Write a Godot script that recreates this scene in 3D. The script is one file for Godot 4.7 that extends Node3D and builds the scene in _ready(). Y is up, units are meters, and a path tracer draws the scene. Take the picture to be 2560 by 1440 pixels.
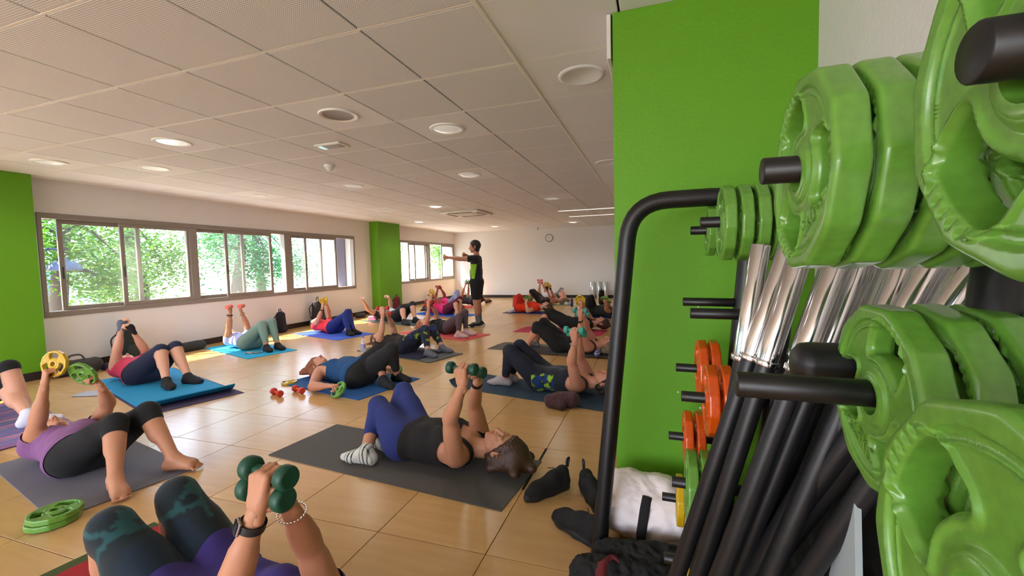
extends Node3D
# A gym studio: a floor class lies on mats with raised weights, a plate rack stands at the right.

const EYE := 1.2674
const ROOM_H := 2.467
const WALL_X := -7.305
const BACK_Z := -14.88
const RIGHT_X := 0.66
const FRONT_Z := 4.2
var used := {}
var M := {}
var noise := FastNoiseLite.new()
var rng := RandomNumberGenerator.new()
var lamp_parts := []

func _ready() -> void:
	# ---------- camera, sky, sun, exposure
	var cam := Camera3D.new()
	cam.name = "camera"
	cam.transform = Transform3D(Basis(Vector3(0.9478, -0.0242, -0.3180), Vector3(0.0045, 0.9980, -0.0627), Vector3(0.3189, 0.0580, 0.9461)).orthonormalized(), Vector3(0, EYE, 0))
	cam.fov = 67.9
	cam.near = 0.03
	cam.far = 200.0
	add_child(cam)
	cam.current = true
	var we := WorldEnvironment.new()
	we.name = "environment"
	var env := Environment.new()
	var sky := Sky.new()
	var sm := ProceduralSkyMaterial.new()
	sm.sky_top_color = Color(0.66, 0.77, 0.92)
	sm.sky_horizon_color = Color(0.97, 0.96, 0.98)
	sm.ground_bottom_color = Color(0.55, 0.56, 0.55)
	sm.ground_horizon_color = Color(0.80, 0.84, 0.86)
	sm.energy_multiplier = 13.0
	sky.sky_material = sm
	env.background_mode = Environment.BG_SKY
	env.sky = sky
	env.ambient_light_source = Environment.AMBIENT_SOURCE_DISABLED
	env.tonemap_mode = Environment.TONE_MAPPER_LINEAR
	env.tonemap_exposure = 1.2
	env.sdfgi_enabled = true
	env.ssao_enabled = true
	env.ssil_enabled = true
	we.environment = env
	add_child(we)
	var sun := DirectionalLight3D.new()
	sun.name = "sun"
	sun.light_color = Color(1.0, 0.90, 0.76)
	sun.light_energy = 9.0
	sun.light_angular_distance = 0.6
	sun.shadow_enabled = true
	add_child(sun)
	sun.look_at_from_position(Vector3.ZERO, Vector3(0.55, -0.80, -0.36), Vector3.UP)
	noise.seed = 7
	noise.frequency = 1.0
	rng.seed = 11
	make_materials()
	build_room()
	build_windows()
	build_ceiling_fittings()
	build_outside()
	build_templates()
	build_rack()
	build_people()
	build_mats()
	build_small_things()

# ---------- naming and nodes
func numbered(called: String) -> String:
	if not used.has(called):
		used[called] = 0
		return called
	used[called] += 1
	return "%s_%03d" % [called, used[called]]

func tag(o: Node, label: String, category: String, group := "") -> Node:
	o.set_meta("label", label)
	o.set_meta("category", category)
	if group != "":
		o.set_meta("group", group)
	return o

func thing(called: String, label: String, category: String, at := Vector3.ZERO, turn := 0.0, group := "") -> Node3D:
	var o := Node3D.new()
	o.name = numbered(called)
	add_child(o)
	o.transform = Transform3D(Basis(Vector3.UP, turn), at)
	tag(o, label, category, group)
	return o

func part(called: String, mesh: Mesh, mat: Material, parent: Node, xf := Transform3D()) -> MeshInstance3D:
	var o := MeshInstance3D.new()
	o.name = called
	o.mesh = mesh
	o.material_override = null
	for i in mesh.get_surface_count():
		o.set_surface_override_material(i, mat)
	o.transform = xf
	parent.add_child(o, true)
	return o

func single(called: String, mesh: Mesh, mat: Material, label: String, category: String, xf := Transform3D(), group := "") -> MeshInstance3D:
	var o := part(numbered(called), mesh, mat, self, xf)
	tag(o, label, category, group)
	return o

func struct(called: String, mesh: Mesh, mat: Material, xf := Transform3D()) -> MeshInstance3D:
	var o := part(called, mesh, mat, self, xf)
	o.set_meta("kind", "structure")
	return o

func yaw(deg: float, at := Vector3.ZERO) -> Transform3D:
	return Transform3D(Basis(Vector3.UP, deg_to_rad(deg)), at)

# ---------- materials
func std(c: Color, rough := 0.6, metal := 0.0) -> StandardMaterial3D:
	var m := StandardMaterial3D.new()
	m.albedo_color = c
	m.roughness = rough
	m.metallic = metal
	return m

func noise_tex(freq: float, oct: int, c0: Color, c1: Color, as_normal := false, size := 256, cell := false) -> NoiseTexture2D:
	var n := FastNoiseLite.new()
	n.seed = 3
	n.noise_type = FastNoiseLite.TYPE_CELLULAR if cell else FastNoiseLite.TYPE_SIMPLEX_SMOOTH
	n.frequency = freq
	n.fractal_octaves = oct
	var t := NoiseTexture2D.new()
	t.width = size
	t.height = size
	t.seamless = true
	t.noise = n
	if as_normal:
		t.as_normal_map = true
		t.bump_strength = 6.0
	else:
		var g := Gradient.new()
		g.set_color(0, c0)
		g.set_color(1, c1)
		t.color_ramp = g
	return t

func triplanar(m: StandardMaterial3D, scale: Vector3, world := true) -> StandardMaterial3D:
	m.uv1_triplanar = true
	m.uv1_world_triplanar = world
	m.uv1_scale = scale
	return m

func cloth(c: Color, rough := 0.9) -> StandardMaterial3D:
	var m := std(c, rough)
	m.rim_enabled = true
	m.rim = 0.25
	m.rim_tint = 0.7
	return m

func make_materials() -> void:
	var wall_n := noise_tex(0.05, 3, Color.BLACK, Color.WHITE, true)
	M.white_wall = triplanar(std(Color(0.87, 0.865, 0.86), 0.75), Vector3(3, 3, 3))
	M.white_wall.normal_enabled = true
	M.white_wall.normal_texture = wall_n
	M.white_wall.normal_scale = 0.12
	M.green_wall = triplanar(std(Color(0.37, 0.62, 0.04), 0.62), Vector3(3, 3, 3))
	M.green_wall.normal_enabled = true
	M.green_wall.normal_texture = wall_n
	M.green_wall.normal_scale = 0.12
	M.skirting = std(Color(0.17, 0.13, 0.12), 0.5)
	var wood := noise_tex(0.012, 4, Color(0.79, 0.625, 0.41), Color(0.83, 0.675, 0.455), false, 512)
	var tints := [Color(1, 1, 1), Color(0.98, 0.975, 0.965), Color(1, 0.985, 0.965), Color(0.965, 0.96, 0.96)]
	for i in 4:
		var m := triplanar(std(tints[i], 0.24), Vector3(0.25, 1, 2.4))
		m.albedo_texture = wood
		m.uv1_offset = Vector3(0.37 * i, 0.0, 0.61 * i)
		m.metallic_specular = 0.55
		M["wood%d" % i] = m
	M.seam = std(Color(0.30, 0.22, 0.14), 0.8)
	M.dark_seam = std(Color(0.10, 0.05, 0.05), 0.8)
	M.panel_plain = std(Color(0.88, 0.885, 0.90), 0.8)
	var holes := Image.create(32, 32, false, Image.FORMAT_RGB8)
	holes.fill(Color(0.88, 0.885, 0.90))
	for y in 32:
		for x in 32:
			var r := Vector2(x - 15.5, y - 15.5).length()
			if r < 8.0:
				holes.set_pixel(x, y, Color(0.88, 0.885, 0.90).lerp(Color(0.58, 0.54, 0.50), clampf(8.0 - r, 0, 1)))
	var perf := triplanar(std(Color.WHITE, 0.8), Vector3(85, 85, 85))
	perf.albedo_texture = ImageTexture.create_from_image(holes)
	M.panel_perforated = perf
	M.runner = std(Color(0.88, 0.86, 0.83), 0.5)
	M.void = std(Color(0.38, 0.34, 0.31), 0.9)
	M.frame = std(Color(0.56, 0.53, 0.50), 0.45, 0.2)
	M.frame_dark = std(Color(0.20, 0.23, 0.24), 0.5)
	M.glass = std(Color(0.92, 0.98, 0.97, 0.06), 0.02)
	M.glass.transparency = BaseMaterial3D.TRANSPARENCY_ALPHA
	M.fitting = std(Color(0.90, 0.90, 0.88), 0.45)
	M.fitting_grey = std(Color(0.55, 0.54, 0.53), 0.4, 0.3)
	M.plastic_white = std(Color(0.88, 0.87, 0.85), 0.4)
	M.black_metal = std(Color(0.055, 0.055, 0.06), 0.42)
	M.rubber = std(Color(0.085, 0.085, 0.09), 0.42)
	M.chrome = std(Color(0.86, 0.86, 0.87), 0.14, 1.0)
	M.steel = std(Color(0.62, 0.63, 0.65), 0.3, 1.0)
	var scuff := noise_tex(0.02, 4, Color(0.86, 0.86, 0.86), Color(1, 1, 1))
	for e in [["plate_green", Color(0.40, 0.62, 0.22)], ["plate_orange", Color(0.86, 0.33, 0.05)], ["plate_yellow", Color(0.86, 0.70, 0.08)]]:
		var pm := triplanar(std(e[1], 0.30), Vector3(9, 9, 9), false)
		pm.clearcoat_enabled = true
		pm.clearcoat = 0.35
		pm.clearcoat_roughness = 0.15
		pm.albedo_texture = scuff
		M[e[0]] = pm
	M.black_cloth = cloth(Color(0.075, 0.07, 0.07))
	M.white_bag = std(Color(0.90, 0.86, 0.84), 0.55)
	M.hair_bump = noise_tex(0.03, 3, Color.BLACK, Color.WHITE, true)

# ---------- mesh kit: a dictionary of arrays that shapes are added to
func kit() -> Dictionary:
	return {"v": PackedVector3Array(), "n": PackedVector3Array(), "i": PackedInt32Array(), "c": PackedColorArray()}

func done(k: Dictionary) -> ArrayMesh:
	var a := []
	a.resize(Mesh.ARRAY_MAX)
	a[Mesh.ARRAY_VERTEX] = k.v
	a[Mesh.ARRAY_NORMAL] = k.n
	a[Mesh.ARRAY_INDEX] = k.i
	if k.c.size() == k.v.size() and k.c.size() > 0:
		a[Mesh.ARRAY_COLOR] = k.c
	var m := ArrayMesh.new()
	m.add_surface_from_arrays(Mesh.PRIMITIVE_TRIANGLES, a)
	return m

func face(k: Dictionary, pts: Array, n: Vector3, xf := Transform3D()) -> void:
	var s: int = k.v.size()
	for p in pts:
		k.v.append(xf * p)
		k.n.append((xf.basis * n).normalized())
	var g: Vector3 = (pts[1] - pts[0]).cross(pts[2] - pts[0])
	var flip := g.dot(n) > 0
	if xf.basis.determinant() < 0:
		flip = not flip
	for j in range(1, pts.size() - 1):
		if flip:
			k.i.append_array([s, s + j + 1, s + j])
		else:
			k.i.append_array([s, s + j, s + j + 1])

func box(k: Dictionary, c: Vector3, size: Vector3, b := 0.004, xf := Transform3D()) -> void:
	var h := size * 0.5
	b = minf(b, minf(h.x, minf(h.y, h.z)) * 0.9)
	var ax := [Vector3.RIGHT, Vector3.UP, Vector3.BACK]
	for a in 3:
		var u: Vector3 = ax[(a + 1) % 3]
		var w: Vector3 = ax[(a + 2) % 3]
		var hu: float = h[(a + 1) % 3]
		var hw: float = h[(a + 2) % 3]
		for s in [-1.0, 1.0]:
			var n: Vector3 = ax[a] * s
			var o: Vector3 = c + n * h[a]
			face(k, [o + u * (hu - b) + w * (hw - b), o - u * (hu - b) + w * (hw - b), o - u * (hu - b) - w * (hw - b), o + u * (hu - b) - w * (hw - b)], n, xf)
			if b <= 0.0:
				continue
			for s2 in [-1.0, 1.0]:
				# chamfer between +-a and +-u, along w
				var n2: Vector3 = u * s2
				var p1: Vector3 = c + n * h[a] + n2 * (hu - b)
				var p2: Vector3 = c + n * (h[a] - b) + n2 * hu
				face(k, [p1 + w * (hw - b), p2 + w * (hw - b), p2 - w * (hw - b), p1 - w * (hw - b)], (n + n2).normalized(), xf)
	if b > 0.0:
		for sx in [-1.0, 1.0]:
			for sy in [-1.0, 1.0]:
				for sz in [-1.0, 1.0]:
					var s3 := Vector3(sx, sy, sz)
					face(k, [c + s3 * Vector3(h.x, h.y - b, h.z - b), c + s3 * Vector3(h.x - b, h.y, h.z - b), c + s3 * Vector3(h.x - b, h.y - b, h.z)], s3.normalized(), xf)

func box_mesh(c: Vector3, size: Vector3, b := 0.004) -> ArrayMesh:
	var k := kit()
	box(k, c, size, b)
	return done(k)

# profile of (radius, height) turned round y
func lathe(k: Dictionary, prof: Array, seg := 24, xf := Transform3D()) -> void:
	var n := prof.size()
	var seg_n := []
	for j in n - 1:
		var d: Vector2 = prof[j + 1] - prof[j]
		seg_n.append(Vector2(d.y, -d.x).normalized())
	for j in n - 1:
		var na: Vector2 = seg_n[j]
		var nb: Vector2 = seg_n[j]
		if j > 0 and seg_n[j - 1].dot(seg_n[j]) > 0.6:
			na = (seg_n[j - 1] + seg_n[j]).normalized()
		if j < n - 2 and seg_n[j + 1].dot(seg_n[j]) > 0.6:
			nb = (seg_n[j + 1] + seg_n[j]).normalized()
		var s: int = k.v.size()
		for q in seg + 1:
			var a := TAU * q / seg
			var ca := cos(a)
			var sa := sin(a)
			k.v.append(xf * Vector3(prof[j].x * ca, prof[j].y, prof[j].x * sa))
			k.n.append((xf.basis * Vector3(na.x * ca, na.y, na.x * sa)).normalized())
			k.v.append(xf * Vector3(prof[j + 1].x * ca, prof[j + 1].y, prof[j + 1].x * sa))
			k.n.append((xf.basis * Vector3(nb.x * ca, nb.y, nb.x * sa)).normalized())
		for q in seg:
			var e := s + q * 2
			k.i.append_array([e, e + 2, e + 1, e + 1, e + 2, e + 3])

func lathe_mesh(prof: Array, seg := 24, xf := Transform3D()) -> ArrayMesh:
	var k := kit()
	lathe(k, prof, seg, xf)
	return done(k)

func along(a: Vector3, b: Vector3) -> Transform3D:   # y axis from a to b
	var y := (b - a).normalized()
	var x := y.cross(Vector3(0.31, 0.2, 0.93)).normalized()
	return Transform3D(Basis(x, y, x.cross(y)), a)

func rod(k: Dictionary, a: Vector3, b: Vector3, r: float, bevel := 0.003, seg := 16) -> void:
	var l := (b - a).length()
	lathe(k, [Vector2(0, 0), Vector2(r - bevel, 0), Vector2(r, bevel), Vector2(r, l - bevel), Vector2(r - bevel, l), Vector2(0, l)], seg, along(a, b))

func tube(k: Dictionary, path: Array, radii: Array, seg := 10, flat := 1.0) -> void:
	var n := path.size()
	var s: int = k.v.size()
	var up := Vector3(0.12, 1, 0.07)
	for j in n:
		var t: Vector3 = (path[mini(j + 1, n - 1)] - path[maxi(j - 1, 0)]).normalized()
		var x: Vector3
		if absf(t.dot(up.normalized())) > 0.97:
			up = Vector3(1, 0.1, 0.05)
		x = t.cross(up).normalized()
		var y := x.cross(t).normalized()
		up = y
		var r: float = radii[j] if radii.size() > 1 else radii[0]
		for q in seg + 1:
			var a := TAU * q / seg
			var d := x * cos(a) + y * sin(a) * flat
			k.v.append(path[j] + d * r)
			k.n.append((x * cos(a) * flat + y * sin(a)).normalized())
	for j in n - 1:
		for q in seg:
			var e := s + j * (seg + 1) + q
			var f := e + seg + 1
			k.i.append_array([e, e + 1, f, f, e + 1, f + 1])
	for end in 2:
		var j2 := 0 if end == 0 else n - 1
		var nn: Vector3 = (path[0] - path[1]).normalized() if end == 0 else (path[n - 1] - path[n - 2]).normalized()
		var pts := []
		for q in seg:
			pts.append(k.v[s + j2 * (seg + 1) + q])
		face(k, pts, nn)

func bend(pts: Array, r: float, steps := 6) -> Array:   # a polyline with its inner corners rounded
	var out := [pts[0]]
	for j in range(1, pts.size() - 1):
		var a: Vector3 = pts[j] + (pts[j - 1] - pts[j]).normalized() * r
		var b: Vector3 = pts[j] + (pts[j + 1] - pts[j]).normalized() * r
		for q in steps + 1:
			var t := float(q) / steps
			out.append(a.lerp(pts[j], t).lerp(pts[j].lerp(b, t), t))
	out.append(pts[-1])
	return out

# a sheet of nu x nv cells: f(u, v) gives the upper point; thickness below it
func sheet(k: Dictionary, nu: int, nv: int, f: Callable, thick: float) -> void:
	var top := []
	for i in nu + 1:
		for j in nv + 1:
			top.append(f.call(float(i) / nu, float(j) / nv))
	var w := nv + 1
	var nrm := []
	for i in nu + 1:
		for j in nv + 1:
			var du: Vector3 = top[mini(i + 1, nu) * w + j] - top[maxi(i - 1, 0) * w + j]
			var dv: Vector3 = top[i * w + mini(j + 1, nv)] - top[i * w + maxi(j - 1, 0)]
			var n := dv.cross(du).normalized()
			nrm.append(n)
	var flipped: bool = nrm[(nu / 2) * w + nv / 2].y < 0
	var s: int = k.v.size()
	for side in 2:
		for q in top.size():
			var n2: Vector3 = nrm[q] * (-1.0 if flipped else 1.0)
			k.v.append(top[q] if side == 0 else top[q] - n2 * thick)
			k.n.append(n2 if side == 0 else -n2)
	var c := top.size()
	for i in nu:
		for j in nv:
			var a := s + i * w + j
			var quad := [a, a + 1, a + w + 1, a + w]
			var g: Vector3 = (k.v[quad[1]] - k.v[quad[0]]).cross(k.v[quad[2]] - k.v[quad[0]])
			if g.dot(k.n[a]) > 0:
				quad = [a, a + w, a + w + 1, a + 1]
			k.i.append_array([quad[0], quad[1], quad[2], quad[0], quad[2], quad[3]])
			k.i.append_array([quad[0] + c, quad[2] + c, quad[1] + c, quad[0] + c, quad[3] + c, quad[2] + c])
	var rim := []
	for i in nu:
		rim.append([i * w, (i + 1) * w, Vector2(0, -1)])
		rim.append([i * w + nv, (i + 1) * w + nv, Vector2(0, 1)])
	for j in nv:
		rim.append([j, j + 1, Vector2(-1, 0)])
		rim.append([nu * w + j, nu * w + j + 1, Vector2(1, 0)])
	for e in rim:
		var a2: Vector3 = k.v[s + e[0]]
		var b2: Vector3 = k.v[s + e[1]]
		var a3: Vector3 = k.v[s + c + e[0]]
		var b3: Vector3 = k.v[s + c + e[1]]
		var inside: Vector3 = top[(nu / 2) * w + nv / 2]
		var n3 := (b2 - a2).cross(a3 - a2).normalized()
		if n3.dot(a2 - inside) < 0:
			n3 = -n3
		face(k, [a2, b2, b3, a3], n3)

# ---------- implicit surfaces, meshed as surface nets
class Field:
	var o: Vector3
	var h: float
	var reach := 2.2
	var nx: int
	var ny: int
	var nz: int
	var d := PackedFloat32Array()
	var raw := PackedFloat32Array()
	var id := PackedByteArray()
	var v := PackedVector3Array()
	var n := PackedVector3Array()
	var f := PackedInt32Array()
	var vid := PackedByteArray()

	func _init(lo: Vector3, hi: Vector3, cell: float) -> void:
		o = lo
		h = cell
		nx = int((hi.x - lo.x) / h) + 2
		ny = int((hi.y - lo.y) / h) + 2
		nz = int((hi.z - lo.z) / h) + 2
		d.resize(nx * ny * nz)
		d.fill(9.0)
		raw.resize(d.size())
		raw.fill(9.0)
		id.resize(d.size())

	func capsule(a: Vector3, b: Vector3, ra: float, rb: float, k: float, bid: int, squash := Vector3.ZERO) -> void:
		var big: float = maxf(ra, rb) + k + 2.2 * h
		var lo := (a.min(b) - Vector3.ONE * big - o) / h
		var hi := (a.max(b) + Vector3.ONE * big - o) / h
		var x0 := maxi(0, int(lo.x))
		var x1 := mini(nx - 1, int(hi.x) + 1)
		var y0 := maxi(0, int(lo.y))
		var y1 := mini(ny - 1, int(hi.y) + 1)
		var z0 := maxi(0, int(lo.z))
		var z1 := mini(nz - 1, int(hi.z) + 1)
		var ab := b - a
		var l2: float = maxf(ab.length_squared(), 1e-9)
		var dr := rb - ra
		for z in range(z0, z1 + 1):
			for y in range(y0, y1 + 1):
				var base: int = (z * ny + y) * nx
				var ap := Vector3(o.x + (x0 - 1) * h, o.y + y * h, o.z + z * h) - a
				for x in range(x0, x1 + 1):
					ap.x += h
					var t: float = clampf(ap.dot(ab) / l2, 0.0, 1.0)
					var w: float = (ap - ab * t).length() - ra - dr * t
					var i: int = base + x
					var q: float = d[i]
					if w < raw[i]:
						raw[i] = w
						id[i] = bid
					if q - w >= k:
						d[i] = w
					elif w - q < k:
						var e: float = (k - absf(q - w))
						d[i] = minf(q, w) - e * e * 0.25 / k

	func fill_from(fn: Callable) -> void:
		var i := 0
		for z in nz:
			for y in ny:
				for x in nx:
					d[i] = fn.call(Vector3(o.x + x * h, o.y + y * h, o.z + z * h))
					i += 1

	func mesh() -> void:
		var cell_v := PackedInt32Array()
		cell_v.resize(d.size())
		cell_v.fill(-1)
		var act := PackedInt32Array()
		var lim := h * reach
		var sx := 1
		var sy := nx
		var sz := nx * ny
		var ea := [0, 2, 4, 6, 0, 1, 4, 5, 0, 1, 2, 3]
		var eb := [1, 3, 5, 7, 2, 3, 6, 7, 4, 5, 6, 7]
		var off := [0, sx, sy, sx + sy, sz, sz + sx, sz + sy, sz + sx + sy]
		var pos := [Vector3(0, 0, 0), Vector3(1, 0, 0), Vector3(0, 1, 0), Vector3(1, 1, 0), Vector3(0, 0, 1), Vector3(1, 0, 1), Vector3(0, 1, 1), Vector3(1, 1, 1)]
		var c := PackedFloat32Array()
		c.resize(8)
		for z in nz - 1:
			for y in ny - 1:
				var base: int = (z * ny + y) * nx
				for x in nx - 1:
					var i: int = base + x
					var c0: float = d[i]
					if c0 > lim or c0 < -lim:
						continue
					var mask := 0
					for j in 8:
						var q: float = d[i + off[j]]
						c[j] = q
						if q < 0.0:
							mask |= 1 << j
					if mask == 0 or mask == 255:
						continue
					var s := Vector3.ZERO
					var m := 0
					for e in 12:
						var a: int = ea[e]
						var b: int = eb[e]
						var va: float = c[a]
						var vb: float = c[b]
						if (va < 0.0) != (vb < 0.0):
							s += pos[a].lerp(pos[b], va / (va - vb))
							m += 1
					cell_v[i] = v.size()
					act.append(i)
					v.append(Vector3(x, y, z) * h + s * (h / m) + o)
					n.append(Vector3(c[1] + c[3] + c[5] + c[7] - c[0] - c[2] - c[4] - c[6], c[2] + c[3] + c[6] + c[7] - c[0] - c[1] - c[4] - c[5], c[4] + c[5] + c[6] + c[7] - c[0] - c[1] - c[2] - c[3]).normalized())
					vid.append(id[i])
		for i in act:
			var c0: float = d[i]
			for ax in 3:
				var st: int = [sx, sy, sz][ax]
				var c1: float = d[i + st]
				if (c0 < 0.0) == (c1 < 0.0):
					continue
				var p: int = [sy, sz, sx][ax]
				var q: int = [sz, sx, sy][ax]
				if i - p - q < 0:
					continue
				var a: int = cell_v[i]
				var b: int = cell_v[i - p]
				var cc: int = cell_v[i - p - q]
				var dd: int = cell_v[i - q]
				if a < 0 or b < 0 or cc < 0 or dd < 0:
					continue
				if c0 < 0.0:
					f.append_array([a, dd, cc, a, cc, b])
				else:
					f.append_array([a, cc, dd, a, b, cc])

func add_field(k: Dictionary, fl: Field, xf := Transform3D(), col := Color.WHITE) -> void:
	add_tris(k, fl.v, fl.n, fl.f, xf, [], col)

func add_tris(k: Dictionary, v: PackedVector3Array, n: PackedVector3Array, f: PackedInt32Array, xf: Transform3D, cols, col := Color.WHITE) -> void:
	var s: int = k.v.size()
	k.v.append_array(xf * v)
	var nn := PackedVector3Array()
	nn.resize(n.size())
	var b := xf.basis
	for i in n.size():
		nn[i] = (b * n[i]).normalized()
	k.n.append_array(nn)
	var ff := PackedInt32Array()
	ff.resize(f.size())
	if b.determinant() < 0:
		for i in range(0, f.size(), 3):
			ff[i] = f[i] + s
			ff[i + 1] = f[i + 2] + s
			ff[i + 2] = f[i + 1] + s
	else:
		for i in f.size():
			ff[i] = f[i] + s
	k.i.append_array(ff)
	if cols is PackedColorArray:
		k.c.append_array(cols)
	else:
		var cc := PackedColorArray()
		cc.resize(v.size())
		cc.fill(col)
		k.c.append_array(cc)

# what of a surface has s > 0, lifted off along its normals: clothes, hair
func garment(v: PackedVector3Array, n: PackedVector3Array, f: PackedInt32Array, s: PackedFloat32Array, off: float, wrinkle := 0.0, cols = null, taper := 0.014, rise := 0.3, fine := 1.0) -> ArrayMesh:
	var k := kit()
	var kv := PackedVector3Array()
	var kn := PackedVector3Array()
	var ki := PackedInt32Array()
	var kc := PackedColorArray()
	var map := PackedInt32Array()
	map.resize(v.size())
	map.fill(-1)
	var cut := {}
	for t in range(0, f.size(), 3):
		var ia := [f[t], f[t + 1], f[t + 2]]
		var inn := 0
		for q in ia:
			if s[q] > 0.0:
				inn += 1
		if inn == 0:
			continue
		var poly := []
		for e in 3:
			var a: int = ia[e]
			var b: int = ia[(e + 1) % 3]
			if s[a] > 0.0:
				if map[a] < 0:
					map[a] = kv.size()
					var lift := off * clampf(rise + (1.0 - rise) * s[a] / taper, rise, 1.0)
					if wrinkle > 0.0:
						lift += wrinkle * noise.get_noise_3dv(v[a] * Vector3(9, 14, 9) * fine) * clampf(s[a] / (0.05 if fine < 2.0 else 0.01), 0.0, 1.0)
					kv.append(v[a] + n[a] * maxf(lift, 0.0022))
					kn.append(n[a])
					if cols != null:
						kc.append(cols[a])
				poly.append(map[a])
			if (s[a] > 0.0) != (s[b] > 0.0):
				var key := mini(a, b) * 400000 + maxi(a, b)
				if not cut.has(key):
					var w: float = s[a] / (s[a] - s[b])
					cut[key] = kv.size()
					var nn := n[a].lerp(n[b], w).normalized()
					kv.append(v[a].lerp(v[b], w) + nn * off * rise)
					kn.append(nn)
					if cols != null:
						kc.append(cols[a])
				poly.append(cut[key])
		for q in range(1, poly.size() - 1):
			ki.append_array([poly[0], poly[q], poly[q + 1]])
	if kv.is_empty():
		return null
	if wrinkle > 0.0:
		# normals again, from the moved faces
		var acc := PackedVector3Array()
		acc.resize(kv.size())
		for t in range(0, ki.size(), 3):
			var g: Vector3 = (kv[ki[t + 2]] - kv[ki[t]]).cross(kv[ki[t + 1]] - kv[ki[t]])
			acc[ki[t]] += g
			acc[ki[t + 1]] += g
			acc[ki[t + 2]] += g
		for q in kv.size():
			kn[q] = acc[q].normalized() if acc[q].length_squared() > 1e-16 else kn[q]
	k.v = kv
	k.n = kn
	k.i = ki
	k.c = kc
	return done(k)

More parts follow.
